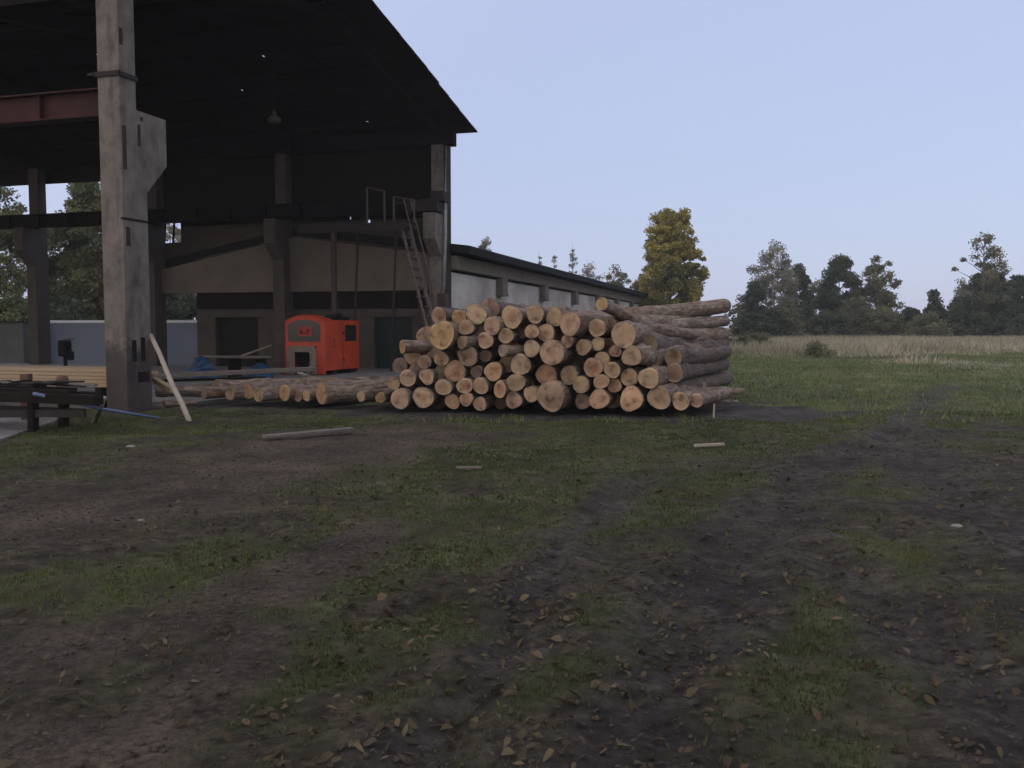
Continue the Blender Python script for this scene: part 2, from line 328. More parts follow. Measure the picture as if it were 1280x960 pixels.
Z_MUD = [(pline([(640, 1100), (800, 930), (850, 800), (910, 700), (1010, 600), (1110, 545), (1190, 480)]), .42),
         (pline([(1500, 760), (1230, 640), (1140, 580), (1120, 540)]), .55), (pline([(1400, 1000), (1180, 800), (1020, 690)]), .36), (pline([(480, 1000), (620, 840), (700, 680), (800, 600)]), .24)]
Z_GRASS = [(pline([(-60, 745), (110, 722), (260, 690)]), .40), (pline([(440, 600), (560, 578), (720, 560), (860, 560)]), .85),
           (pline([(470, 800), (640, 770), (790, 775)]), .30), (pline([(-40, 580), (120, 545), (300, 532), (480, 528)]), .55), (pline([(230, 880), (400, 815)]), .20),
           (pline([(560, 690), (700, 660), (840, 640)]), .4), (pline([(860, 520), (1010, 500), (1400, 505)]), 3.0), (pline([(420, 700), (480, 720)]), .3), (pline([(90, 540), (150, 522), (240, 516)]), .6), (pline([(520, 650), (700, 620), (900, 600)]), .4), (pline([(340, 690), (520, 640)]), .25), (pline([(900, 930), (1060, 760), (1120, 690)]), .22), (pline([(560, 880), (720, 840)]), .22)]
def masks(x, y):
    n = fbm(x * .9, y * .9, 5, 11)
    g = np.zeros_like(x); d = np.zeros_like(x); m = np.zeros_like(x)
    for pl, r in Z_GRASS: g = np.maximum(g, strip(x, y, pl, r))
    for pl, r in Z_DIRT: d = np.maximum(d, strip(x, y, pl, r))
    for pl, r in Z_MUD: m = np.maximum(m, strip(x, y, pl, r, .8))
    far = sstep(13, 19, y + (n - .47) * 9)
    n2 = fbm(x * 5, y * 5, 4, 17); g = np.clip(np.maximum(g, far) + .42 * sstep(.42, .62, n), 0, 1)
    g = np.clip(g * (.35 + 1.3 * sstep(.36, .56, n2)) + .25 * sstep(.5, .6, n2), 0, 1)
    up = strip(x, y, [Vector((-1.6, 17.6, 0)), Vector((4.2, 16.9, 0))], 1.75, .25); up = np.maximum(up, strip(x, y, [Vector((-6, 18.6, 0)), Vector((-2.5, 17.8, 0))], .9, .3)); m = np.maximum(m, up)
    g = g * (1 - up) * (1 - .97 * d) * (1 - .85 * m * (1 - sstep(22, 30, y)))
    dry = sstep(40, 60, y + (fbm(x * .11, y * .11, 5, 31) - .47) * 58) * sstep(4, 14, x)
    return g, d, m, dry
def gz(x, y):
    x = np.asarray(x, float); y = np.asarray(y, float)
    near = 1 - sstep(25, 60, y)
    z = (fbm(x * .5, y * .5, 3, 5) - .44) * .10 + ((fbm(x * 2.2, y * 2.2, 4, 6) - .47) * .075 + (fbm(x * 7, y * 7, 3, 9) - .44) * .045) * near
    for pl, r in Z_MUD:
        z = z - .055 * strip(x, y, pl, r * .55, .6) + .03 * strip(x, y, pl, r * 1.2, .5)
    # low ground behind the hall on the left, and under the hall floor
    hx = (x - HN.x) * math.cos(-HA) - (y - HN.y) * math.sin(-HA); hy = (x - HN.x) * math.sin(-HA) + (y - HN.y) * math.cos(-HA)
    z = z - .5 * sstep(14, 19, hy) * (1 - sstep(-13, -8, hx))
    z = z - .12 * sstep(1.0, 1.9, hy) * (1 - sstep(-.5, .6, hx)) * (1 - sstep(17, 19, hy))
    a = G(-40, 575); 
    ex = -6.75 - .21 * (y - 10.5)                       # right edge of the concrete apron
    z = z - .12 * sstep(-.05, .35, ex - x) * sstep(7.8, 8.6, y) * (1 - sstep(0, 2, hy))
    return z
def axis(segs):
    o = []
    for a, b, s0, s1 in segs:
        n = max(1, int(abs(b - a) / ((s0 + s1) / 2))); t = np.linspace(0, 1, n, endpoint=False)
        o.append(a + (b - a) * (t * s0 + t * t * (s1 - s0) / 2) / ((s0 + s1) / 2))
    o.append([segs[-1][1]]); return np.concatenate(o)
gy = axis([(-30, 2, 8, .3), (2, 9, .045, .07), (9, 22, .07, .25), (22, 80, .3, 4), (80, 900, 5, 80)])
gx = axis([(-700, -60, 80, 6), (-60, -14, 6, .5), (-14, -5, .4, .08), (-5, 5, .07, .07), (5, 14, .08, .4), (14, 60, .5, 6), (60, 700, 6, 80)])
X, Y = np.meshgrid(gx, gy); Z = gz(X, Y); nx, ny = len(gx), len(gy)
gv = np.stack([X.ravel(), Y.ravel(), Z.ravel()], 1); ii = (np.arange(ny - 1)[:, None] * nx + np.arange(nx - 1)[None]).ravel()
gf = np.stack([ii, ii + 1, ii + nx + 1, ii + nx], 1)
def ground_mat():
    m, n, l, b = nm('yard_ground')
    at = n.new('ShaderNodeAttribute'); at.attribute_name = 'zone'; sp = n.new('ShaderNodeSeparateColor'); l.new(at.outputs['Color'], sp.inputs[0])
    tc = n.new('ShaderNodeTexCoord')
    def noise(sc, d=6, ro=.6):
        t = n.new('ShaderNodeTexNoise'); t.inputs['Scale'].default_value = sc; t.inputs['Detail'].default_value = d; t.inputs['Roughness'].default_value = ro
        l.new(tc.outputs['Object'], t.inputs[0]); return t
    def mixc(f, a, c):
        k = n.new('ShaderNodeMix'); k.data_type = 'RGBA'; l.new(f, k.inputs[0])
        for s, i in ((a, 6), (c, 7)): l.new(s, k.inputs[i])
        return k.outputs[2]
    n1 = noise(7, 10, .78); n2 = noise(22, 8, .75); n3 = noise(.6, 4)
    dirt = ramp(n, [(.36, (0.0224, 0.0160, 0.0114)), (.5, (0.0531, 0.0406, 0.0292)), (.66, (0.0986, 0.0779, 0.0583))]); l.new(n2.outputs[0], dirt.inputs[0])
    soil = ramp(n, [(.37, (0.0089, 0.0070, 0.0044)), (.5, (0.0354, 0.0280, 0.0177)), (.64, (0.0820, 0.0657, 0.0442))]); l.new(n1.outputs[0], soil.inputs[0])
    mud = ramp(n, [(.37, (0.0098, 0.0080, 0.0067)), (.5, (0.0339, 0.0281, 0.0239)), (.66, (0.0783, 0.0668, 0.0598))]); l.new(n1.outputs[0], mud.inputs[0])
    gr = ramp(n, [(.3, (0.0333, 0.0370, 0.0139)), (.5, (0.0591, 0.0684, 0.0249)), (.72, (0.1063, 0.1063, 0.0434))]); l.new(n2.outputs[0], gr.inputs[0])
    dr = ramp(n, [(.3, (.15, .14, .09)), (.7, (.25, .225, .15))]); l.new(n3.outputs[0], dr.inputs[0])
    c = mixc(sp.outputs[1], soil.outputs[0], dirt.outputs[0]); 
    a2 = n.new('ShaderNodeAttribute'); a2.attribute_name = 'mud'
    c = mixc(a2.outputs['Fac'], c, mud.outputs[0]); c = mixc(sp.outputs[0], c, gr.outputs[0]); a3 = n.new('ShaderNodeAttribute'); a3.attribute_name = 'meadow'; me_ = ramp(n, [(.3, (.072, .085, .032)), (.7, (.133, .137, .059))]); l.new(n2.outputs[0], me_.inputs[0]); c = mixc(a3.outputs['Fac'], c, me_.outputs[0]); c = mixc(sp.outputs[2], c, dr.outputs[0])
    n5 = noise(1.1, 6, .65); r5 = ramp(n, [(.38, (.62, .60, .58)), (.5, (1, 1, 1)), (.64, (1.45, 1.42, 1.4))]); l.new(n5.outputs[0], r5.inputs[0])
    k5 = n.new('ShaderNodeMix'); k5.data_type = 'RGBA'; k5.blend_type = 'MULTIPLY'; k5.inputs[0].default_value = 1; l.new(c, k5.inputs[6]); l.new(r5.outputs[0], k5.inputs[7]); c = k5.outputs[2]
    l.new(c, b.inputs['Base Color']); b.inputs['Roughness'].default_value = .92; b.inputs['Specular IOR Level'].default_value = .2
    bp = n.new('ShaderNodeBump'); bp.inputs['Strength'].default_value = 1.; bp.inputs['Distance'].default_value = .05
    n4 = noise(28, 6, .75); l.new(n4.outputs[0], bp.inputs['Height']); l.new(bp.outputs[0], b.inputs['Normal'])
    return m
ground = npmesh('ground', gv, gf, ground_mat()); ground['kind'] = 'structure'; ground.data.shade_smooth()
g_, d_, m_, dry_ = masks(X.ravel(), Y.ravel())
ca = ground.data.attributes.new('zone', 'FLOAT_COLOR', 'POINT'); ca.data.foreach_set('color', np.stack([g_, d_, dry_, np.ones_like(g_)], 1).astype(np.float32).ravel())
xm = X.ravel(); ym = Y.ravel(); mw_ = sstep(16, 26, ym + (fbm(xm * .4, ym * .4, 4, 41) - .47) * 14) * sstep(.25, .7, g_)
wa = ground.data.attributes.new('meadow', 'FLOAT', 'POINT'); wa.data.foreach_set('value', mw_.astype(np.float32))
ma = ground.data.attributes.new('mud', 'FLOAT', 'POINT'); ma.data.foreach_set('value', m_.astype(np.float32))

fl = MB()
fl.box((-31, 1.15, -.35), (.1, 17.4, .03))
o = fl.build('concrete_floor', M['floor'], None); o.location = HN; o.rotation_euler.z = HA; o['kind'] = 'structure'
ap = MB(); ap.prism([(-16, 8.3), (-6.35, 8.3), (-7.35, 13.2), (-7.95, 16.2), (-16, 18.5)], 'z', -.30, .012)
o = ap.build('concrete_apron', M['floor']); o['kind'] = 'structure'

def tri_blades(name, x, y, hgt, wid, m, label, cat):
    n = len(x); z = gz(x, y); a = rng.uniform(0, 2 * np.pi, n); la = rng.uniform(0, 2 * np.pi, n); le = rng.uniform(.1, .8, n) * hgt
    dx, dy = np.cos(a) * wid / 2, np.sin(a) * wid / 2
    v = np.empty((n, 3, 3)); v[:, 0] = np.stack([x - dx, y - dy, z - .01], 1); v[:, 1] = np.stack([x + dx, y + dy, z - .01], 1)
    v[:, 2] = np.stack([x + np.cos(la) * le, y + np.sin(la) * le, z + hgt], 1)
    o = npmesh(name, v.reshape(-1, 3), np.arange(n * 3).reshape(n, 3), m, vary=np.repeat(rng.random(n), 3)); return tag(o, label, cat, kind='stuff')
def scatter(n, d0, d1, pw=1., lo=-.62, hi=.62):
    d = (d0 ** pw + (d1 ** pw - d0 ** pw) * rng.random(n)) ** (1 / pw); return d * rng.uniform(lo, hi, n), d
bx, by = scatter(420000, 2.4, 17, 1.3)
g, d, m, dr = masks(bx, by)
hx = HL((0, 0, 0))
keep = rng.random(len(bx)) < (g ** 1.5) * .85 + .03 * (1 - m)
bx, by = bx[keep], by[keep]
hh = np.array([HL((a, b, 0))[:2] for a, b in zip(bx[:1], by[:1])])
def off_slab(x, y):
    hx = (x - HN.x) * math.cos(-HA) - (y - HN.y) * math.sin(-HA); hy = (x - HN.x) * math.sin(-HA) + (y - HN.y) * math.cos(-HA)
    on = ((hx < .1) & (hy > 1.1) & (hy < 17.4)) | ((x < -6.45 - .21 * (y - 8.6)) & (y > 8.2) & (hy < 1)) | ((hx < .4) & (hx > -14) & (hy > 17) & (hy < 76))
    return ~on
k = off_slab(bx, by); bx, by = bx[k], by[k]
tri_blades('grass', bx, by, rng.uniform(.010, .038, len(bx)), rng.uniform(.005, .011, len(bx)) * (1 + by / 12), M['grass'], 'short patchy grass of the muddy yard in front of the log pile', 'grass')
bx, by = scatter(150000, 15, 75, 1.0, -.1, .62); g, d, m, dr = masks(bx, by); k = (rng.random(len(bx)) < (g * .9) * (1 - .9 * dr)) & off_slab(bx, by); bx, by = bx[k], by[k]
tri_blades('grass', bx, by, rng.uniform(.02, .09, len(bx)) * (1 + by / 90), rng.uniform(.015, .03, len(bx)) * (1 + by / 30), M['meadow'], 'green meadow grass stretching beyond the log pile to the dry field', 'grass')
bx, by = scatter(110000, 38, 125, 1.2, .06, .66); g, d, m, dr = masks(bx, by); k = rng.random(len(bx)) < dr ** 1.5; bx, by, dr = bx[k], by[k], dr[k]
tri_blades('dry_grass', bx, by, dr ** 2 * rng.uniform(.25, .95, len(bx)) * (.55 + .9 * fbm(bx * .12, by * .12, 3, 77)), rng.uniform(.05, .13, len(bx)), M['dry_grass'], 'tall pale dry grass of the field in front of the far trees', 'grass')

# fallen leaves: little folded quads
n = 24000
lx, ly = scatter(n, 2.5, 15, 1.15); pr = .28 + .72 * sstep(.40, .62, fbm(lx * .7 + 9, ly * .7, 4, 51)); pr = pr * (1 - .75 * masks(lx, ly)[1]) * (1 - .55 * sstep(7, 13, ly))
pr *= (.5 + .5 * sstep(-2.2, -.3, lx + .1 * ly))
k = (rng.random(n) < pr) & off_slab(lx, ly); lx, ly = lx[k], ly[k]; n = len(lx)
lz = gz(lx, ly) + .016; a = rng.uniform(0, 2 * np.pi, n); s = .006 + .022 * rng.random(n) ** 1.8; ti = rng.normal(0, .38, (n, 2))
ux = np.stack([np.cos(a), np.sin(a), ti[:, 0]], 1) * s[:, None]; uy = np.stack([-np.sin(a), np.cos(a), ti[:, 1]], 1) * (s * rng.uniform(.45, .8, n))[:, None]
c0 = np.stack([lx, ly, lz], 1); up = np.array([0, 0, 1.]) * (s * rng.uniform(-.2, .7, n))[:, None]; u2 = np.array([0, 0, 1.]) * (s * rng.uniform(-.1, .6, n))[:, None]
v = np.stack([c0 - ux * 1.25, c0 - ux * .55 - uy * .85 + up, c0 + ux * .3 - uy * .8 + up, c0 + ux * 1.3, c0 + ux * .2 + uy * .85 + u2, c0 - ux * .6 + uy * .8 + u2], 1).reshape(-1, 3); q = np.arange(n * 6).reshape(n, 6)
f = np.concatenate([q[:, [0, 1, 2, 3]], q[:, [0, 3, 4, 5]]])
tag(npmesh('fallen_leaves', v, f, M['fallen'], vary=np.repeat(rng.random(n) ** 2.5, 6)), 'yellow brown fallen leaves scattered over the mud and grass', 'leaves', kind='stuff')
# crumbs of soil
n = 16000; lx, ly = scatter(n, 2.5, 13, 1.2); mk = masks(lx, ly); k = (rng.random(n) < .15 + .6 * mk[1] + .6 * mk[2]) & off_slab(lx, ly); lx, ly = lx[k], ly[k]; n = len(lx)
s = .004 + .016 * rng.random(n) ** 3; c0 = np.stack([lx, ly, gz(lx, ly) + s * .2], 1); oc = np.array([(1, 0, 0), (-1, 0, 0), (0, 1, 0), (0, -1, 0), (0, 0, 1), (0, 0, -1)], float)
v = (c0[:, None] + oc[None] * rng.uniform(.6, 1.3, (n, 6, 1)) * s[:, None, None]).reshape(-1, 3)
f8 = np.array([(0, 2, 4), (2, 1, 4), (1, 3, 4), (3, 0, 4), (2, 0, 5), (1, 2, 5), (3, 1, 5), (0, 3, 5)]); f = (np.arange(n)[:, None, None] * 6 + f8[None]).reshape(-1, 3)
tag(npmesh('soil_crumbs', v, f, mat('soil_crumb', (.055, .040, .029), (.032, .024, .018), 8, .9, 0)), 'loose crumbs of earth and gravel on the muddy tracks', 'soil', kind='stuff')

# ---------------------------------------------------------------- the open hall
SP, BAY = 17.03, 6.1
hall = thing('open_hall', 'tall open-sided concrete column hall with dark pitched roof on the left', 'hall', HN, HA)
def column(x, y, dirn, base=0, top=8.75, m_='concrete'):              # stepped column, corbel towards dirn along y
    pr = [(0, base - .4), (.70, base - .4), (.70, 4.15), (1.31, 4.75), (1.31, 5.66), (.45, 5.66), (.45, top), (0, top)]
    m = MB()
    # small irregularities along the profile so that edges are not ruler straight
    m.prism([(p * dirn, z) for p, z in pr], 'x', -.24, .24)
    o = m.build('column', M[m_], hall, .018); o.location = (x - .12, y - .0 * dirn, 0); return o
cols = []
for i in range(5):
    c = column(-i * BAY, 0, 1, 0, 8.5 if i else 9.2, 'stained'); cols.append(c)
    b = -.5 if i > 2 else 0
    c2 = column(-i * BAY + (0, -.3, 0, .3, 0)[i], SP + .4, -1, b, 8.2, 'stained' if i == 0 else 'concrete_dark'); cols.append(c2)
near = cols[0]
def plate(parent, a, b, m='steel_dark'): MB().box(a, b).build('dark_recess_plate', M[m], parent)
# thin dark plates stand in for shaded recess pockets of the near column (gable face is x=+.24)
for y0, y1, z0, z1 in ((.0, .09, 6.75, 7.05), (.02, .12, 4.5, 5.3), (.44, .52, 5.0, 5.4), (.05, .16, 3.1, 3.45), (.52, .6, 5.48, 5.56)):
    plate(near, (.236, y0 + .02, z0), (.246, y1 + .02, z1))
for y0, y1, z0, z1 in ((.15, .27, .95, 1.35), (.40, .52, .95, 1.4), (.30, .62, .55, .75)): plate(near, (.236, y0, z0), (.245, y1, z1), 'black')
MB().box((-.28, -.035, 6.18), (.275, .0, 6.27)).box((.24, -.035, 6.18), (.275, .47, 6.26)).box((-.42, -.05, 6.21), (-.28, -.02, 6.25)).build('steel_band', M['steel_dark'], near)
MB().box((.2, -.012, 3.58), (.252, .71, 3.62)).build('crack_seam', M['black'], near)
# crane girders (I-beams) on the corbels
def ibeam(a, b, y, z, h, w, m):
    mb = MB(); mb.box((a, y - w / 2, z), (b, y + w / 2, z + .03)).box((a, y - w / 2, z + h - .03), (b, y + w / 2, z + h)).box((a, y - .012, z + .03), (b, y + .012, z + h - .03))
    x = a + .6
    while x < b: mb.box((x, y - w / 2 + .02, z + .03), (x + .02, y + w / 2 - .02, z + h - .03)); x += 1.5
    return mb.build('crane_girder', m, hall)
ibeam(-30, -.42, .88, 5.68, .54, .32, M['steel_red'])
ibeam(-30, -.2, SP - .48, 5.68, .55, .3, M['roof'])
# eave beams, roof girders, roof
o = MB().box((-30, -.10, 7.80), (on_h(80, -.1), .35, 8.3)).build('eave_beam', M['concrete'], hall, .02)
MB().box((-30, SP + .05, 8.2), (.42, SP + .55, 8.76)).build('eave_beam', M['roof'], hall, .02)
RY, RZ, EZ0, EZ1, ONEAR, OFAR = 8.55, 10.38, 8.78, 8.72, -.75, 17.95
def uz(y): return EZ0 + (RZ - EZ0) * (y - ONEAR) / (RY - ONEAR) if y < RY else RZ + (EZ1 - RZ) * (y - RY) / (OFAR - RY)
for i in range(5):
    x = -i * BAY - .12
    dg = .36 if i == 0 else .62
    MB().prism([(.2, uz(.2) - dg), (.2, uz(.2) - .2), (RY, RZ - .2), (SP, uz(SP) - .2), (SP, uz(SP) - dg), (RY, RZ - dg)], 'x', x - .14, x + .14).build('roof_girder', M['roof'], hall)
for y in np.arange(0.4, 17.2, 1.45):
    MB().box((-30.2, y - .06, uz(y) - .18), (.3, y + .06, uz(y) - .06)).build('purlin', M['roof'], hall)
rf = MB(); xs = np.arange(-30.4, 1.14, 1.05); holes = {(22, 12), (23, 12), (26, 15), (20, 9), (17, 13), (25, 10)}
ys = [ONEAR + (RY - ONEAR) * k / 8 for k in range(9)] + [RY + (OFAR - RY) * k / 9 for k in range(1, 10)]
for j in range(17):
    y0, y1 = ys[j], ys[j + 1]
    for i in range(len(xs)):
        x0, x1 = xs[i], xs[i] + 1.045; j0 = random.uniform(-.02, .02)
        if i == len(xs) - 1: x1 = 1.13 + random.uniform(-.03, .03)
        ox = random.uniform(.02, .05) if (i, j) in holes else 0
        ya = y0 - .05 + (random.uniform(-.02, .02) if j == 0 else 0); yb = y1 + .05 if j < 16 else y1 + random.uniform(-.03, .03)
        za, zb = uz(ya) + .012 * (i % 2), uz(yb) + .012 * (i % 2) + .02
        if j == 8 or j == 7:
            za, zb = (uz(y0 - .05), RZ + .01) if j == 7 else (RZ + .01, uz(yb))
            ya, yb = (y0 - .05, RY) if j == 7 else (RY, y1 + .05)
            za += .012 * (i % 2); zb += .012 * (i % 2)
        t = .05
        if (i, j) in holes:                             # a chipped sheet: a sliver of sky shows
            ym = ya + (yb - ya) * .4
            zm = za + (zb - za) * .4; zn = za + (zb - za) * .56; yn = ya + (yb - ya) * .56
            for a, b2, zz0, zz1 in ((ya, ym, za, zm), (yn, yb, zn, zb)):
                kk = len(rf.v); rf.v += [(x0, a, zz0), (x1, a, zz0), (x1, b2, zz1), (x0, b2, zz1), (x0, a, zz0 + t), (x1, a, zz0 + t), (x1, b2, zz1 + t), (x0, b2, zz1 + t)]
                rf.f += [tuple(kk + i_ for i_ in q_) for q_ in ((3, 2, 1, 0), (4, 5, 6, 7), (0, 1, 5, 4), (1, 2, 6, 5), (2, 3, 7, 6), (3, 0, 4, 7))]
            w = (x1 - x0) * .44
            for a, b2 in ((x0, x0 + w), (x1 - w, x1)):
                kk = len(rf.v); rf.v += [(a, ym, zm), (b2, ym, zm), (b2, yn, zn), (a, yn, zn), (a, ym, zm + t), (b2, ym, zm + t), (b2, yn, zn + t), (a, yn, zn + t)]
                rf.f += [tuple(kk + i_ for i_ in q_) for q_ in ((3, 2, 1, 0), (4, 5, 6, 7), (0, 1, 5, 4), (1, 2, 6, 5), (2, 3, 7, 6), (3, 0, 4, 7))]
            continue
        kk = len(rf.v); rf.v += [(x0, ya, za), (x1, ya, za), (x1, yb, zb), (x0, yb, zb), (x0, ya, za + t), (x1, ya, za + t), (x1, yb, zb + t), (x0, yb, zb + t)]
        rf.f += [tuple(kk + i_ for i_ in q_) for q_ in ((3, 2, 1, 0), (4, 5, 6, 7), (0, 1, 5, 4), (1, 2, 6, 5), (2, 3, 7, 6), (3, 0, 4, 7))]
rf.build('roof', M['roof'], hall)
# board cladding of the far long wall above the low building
cl = MB(); cl2 = MB(); z = 4.35
GAPS = [(on_h(364, SP + .47), P(364, 245, 33).z, .10), (on_h(463, SP + .47), P(463, 275, 33).z, .07), (on_h(440, SP + .47), P(440, 262, 33).z, .04)]
while z < 8.18:
    hgt = random.uniform(.26, .4)
    x = -13.2
    while x < .1:
        L = random.uniform(2.2, 4); x1 = min(x + L, .12); yj = random.choice([0, .012]) + random.uniform(0, .008)
        segs = [(x, x1)]
        if 5.0 < z + hgt / 2 < 6.0: segs = [(max(x, on_h(230, SP + .47)), x1)] if x1 > on_h(230, SP + .47) + .1 else []
        for gx_, gz_, gw_ in GAPS:
            if z + .03 < gz_ < z + hgt - .02: segs = [q_ for a, b in segs for q_ in (((a, gx_ - gw_), (gx_ + gw_, b)) if a < gx_ - gw_ and b > gx_ + gw_ else ((a, b),))]
        for a, b in segs: (cl2 if z < 5.5 else cl).box((a - .02, SP + .46 + yj, z - .035), (b + .02, SP + .478 + yj, z + hgt + .005))
        x = x1
    z += hgt
cl.box((-30, SP + .46, 7.62), (-13.2, SP + .48, 8.2))
for px_ in (200, 211, 222): cl.beam((on_h(px_ - 3, SP + .5), SP + .52, 4.9), (on_h(px_, SP + .5), SP + .52, 6.1), .08, .04, (0, 1, 0))
cl.build('board_wall', M['plank_dark'], hall)
cl2.build('board_wall', mat('brown_weathered_board', (.055, .043, .033), (.028, .022, .017), 2.5, .9, .3, 20, (1, 1, 6)), hall)
MB().box((.14, SP - .0, .2), (.17, SP + .60, 8.2)).build('edge_flashing', M['steel_dark'], hall)
lamp = MB().tube([(0, 0, 0), (0, 0, .12), (0, 0, .2), (0, 0, .35)], [.2, .2, .08, .05], 14)
q = HL(P(343, 153, 28)); lo_ = lamp.build('hall_lamp', M['concrete_dark'], hall, smooth=False, origin=(0, 0, 0)); lo_.location = (q.x, q.y, q.z)
MB().tube([(0, 0, .35), (0, 0, uz(q.y) - q.z - .1)], .012, 6).build('lamp_rod', M['steel_dark'], lo_)

# service platform with stair, at the far corner column
PZ = 5.18
pf = MB().box((-4.6, SP - 2.2, PZ - .14), (-.5, SP - .9, PZ)).box((-4.6, SP - 2.25, PZ - .28), (-.5, SP - 2.2, PZ + .02)).build('service_platform', M['steel_dark'], hall)
MB().box((-3.32, SP - 2.2, 0), (-3.16, SP - 2.04, PZ - .14)).build('post', M['steel_brown'], pf, .01)
y_ = SP - 2.1
for x0, x1, zt in ((-1.95, -1.3, 1.25), (-.95, -.2, .9)):
    gr_ = MB()
    for q0, q1, r_ in (((x0, y_, PZ), (x0, y_, PZ + zt), .04), ((x1, y_, PZ), (x1, y_, PZ + zt - .15), .04), ((x0, y_, PZ + zt), (x1, y_, PZ + zt - .15), .035)): gr_.tube([q0, q1], r_, 6)
    gr_.build('guardrail', M['rail'], pf)
st = MB(); a = Vector((-.72, SP - 2.05, PZ)); b = Vector((.62, SP - 2.05, 0.1))
for dy in (0, .65): st.beam(a + Vector((0, dy, 0)), b + Vector((0, dy, 0)), .05, .18, (0, 1, 0)); st.tube([a + Vector((.1, dy, .85)), b + Vector((.1, dy, .85))], .025, 6)
for k_ in range(15):
    p_ = a.lerp(b, (k_ + .5) / 15); st.box((p_.x - .14, p_.y + .03, p_.z - .015), (p_.x + .12, p_.y + .62, p_.z + .015))
st.build('steep_stair', M['stair'], pf)
for x0 in (-2.6, -1.15):
    MB().beam((x0, SP - 2.0, 0), (x0 + .25, SP - 2.0, PZ - .14), .06, .06).build('strut', M['steel_dark'], pf)
# downpipe, dark crane-stop, bracket on the corner column
MB().tube([(.22, SP - .12, 8.1), (.22, SP - .12, 5.8), (.24, SP - .2, 4.9), (.20, SP - .3, 2.95)], .06, 10).build('downpipe', M['pipe'], hall, smooth=True)
MB().box((-1.0, SP - .9, 5.72), (.2, SP - .3, 6.12)).box((-.2, SP - .6, 6.1), (.32, SP + .1, 6.45)).beam((-1.5, SP - .8, 6.05), (.4, SP - .7, 6.15), .08, .1).build('crane_stop', M['steel_dark'], hall)
MB().box((.10, SP - .75, 2.3), (.42, SP - .35, 2.8)).box((-.05, SP - .8, 2.22), (.75, SP - .3, 2.28)).build('wall_bracket', M['steel_brown'], hall)

# ---------------------------------------------------------------- low brick building behind
LY = SP + .56
lb = thing('brick_building', 'long low whitewashed brick building with black roof running behind the log pile', 'building', HN, HA)
LEN = 56; EH = 4.32
wl_ = MB().box((-.10, LY + .02, -.5), (.20, LY + LEN - .31, 3.62)).build('side_wall', M['brick'], lb)
MB().box((-.15, LY + .012, 3.72), (.42, LY + LEN, 4.24)).build('eave_beam', M['panel'], lb, .02)
for k_ in range(7):
    yb = LY + 5.6 + k_ * 7.6
    MB().box((.20, yb, 3.05), (.52, yb + .75, 3.71)).box((.2, yb - .03, 2.93), (.55, yb + .78, 3.05)).build('bracket', M['concrete'], lb, .015)
MB().box((.05, LY + .1, 3.62), (.12, LY + LEN - .4, 3.72)).build('shadow_gap_board', M['black'], lb)
# roof: shallow double pitch, ridge near the middle
rx, rz = -6.1, 5.15
m_ = MB()
m_.prism([(-12.9, 3.95), (rx, rz), (.95, 4.26), (.95, 4.58), (rx, rz + .32), (-12.9, 4.2)], 'y', LY - .12, LY + LEN + .4)
m_.build('roof', M['roof_felt'], lb, .02)
# gable end facing the hall: jutting upper panel, recessed lower wall with two doorways
MB().prism([(-12.4, 2.95), (.12, 2.95), (.12, 4.22), (rx, 5.05), (-12.4, 3.85)], 'y', LY - .42, LY - .14).build('gable_panel', M['panel'], lb, .015)
gw = MB(); yw0, yw1 = LY + .02, LY + .30
XL, D1a, D1b, D2a, D2b = [on_h(q_, yw0) for q_ in (247, 270, 323, 468, 515)]
for a, b in ((XL, D1a), (D1b, D2a), (D2b, -.11)): gw.box((a, yw0, -.5), (b, yw1, 1.98))
gw.box((XL, yw0 - .02, 1.98), (-.11, yw1, 2.30)).box((XL, yw0 + .1, 2.3), (-.11, yw1, 3.9))
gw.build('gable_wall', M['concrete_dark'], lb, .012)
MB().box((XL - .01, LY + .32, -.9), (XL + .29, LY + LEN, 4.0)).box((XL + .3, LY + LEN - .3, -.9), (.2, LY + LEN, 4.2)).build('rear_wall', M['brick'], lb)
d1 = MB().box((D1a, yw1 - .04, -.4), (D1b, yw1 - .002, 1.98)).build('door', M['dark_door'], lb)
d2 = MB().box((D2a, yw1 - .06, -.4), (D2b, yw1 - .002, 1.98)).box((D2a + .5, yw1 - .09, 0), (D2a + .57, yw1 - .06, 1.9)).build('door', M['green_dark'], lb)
MB().box((XL + .1, LY - .1, 2.32), (-.15, LY - .05, 2.98)).build('recess_shade_sheet', M['plank_dark'], lb)  # upright dark sheet: shade of the recess over the doorways, put in as colour

# ---------------------------------------------------------------- container, shed, post box behind the hall
cy_ = 20.5; xa, xb = on_h(52, cy_), on_h(262, cy_)
ct = thing('container', 'long pale blue site container standing beyond the hall columns', 'container', H(xa, cy_, -.5), HA)
L = xb - xa; hc_ = 2.28 + .0
body = MB().box((0, 0, .12), (L, 2.4, hc_))
for k_ in np.arange(1.2, L - .1, 2.4): body.box((k_, -.008, .14), (k_ + .04, 0, hc_ - .01))
body.build('body', M['white_metal'], ct)
MB().box((-.04, -.05, hc_), (L + .04, 2.45, hc_ + .12)).build('roof_rim', M['white_rim'], ct, .01)
MB().box((.05, -.03, 0), (L - .05, 2.35, .12)).build('base_rail', M['steel_dark'], ct)
sh = thing('shed', 'grey flat shed end at the left edge behind the hall', 'shed', H(on_h(-40, 19.5), 19.5, -.5), HA)
L2 = on_h(30, 19.5) - on_h(-40, 19.5)
MB().box((0, 0, 0), (L2, 3, 2.28)).build('wall', M['shed_grey'], sh)
MB().box((-.1, -.1, 2.28), (L2 + .08, 3.1, 2.36)).build('roof', M['steel_dark'], sh)
pb = P(82, 460, 30); pb.z = 0
pt = thing('machine_on_post', 'dark hand machine on a post in front of the pale container', 'machine', (pb.x, 30, 0), HA)
MB().tube([(0, 0, -.1), (0, 0, .7)], .06, 8).build('post', M['black'], pt)
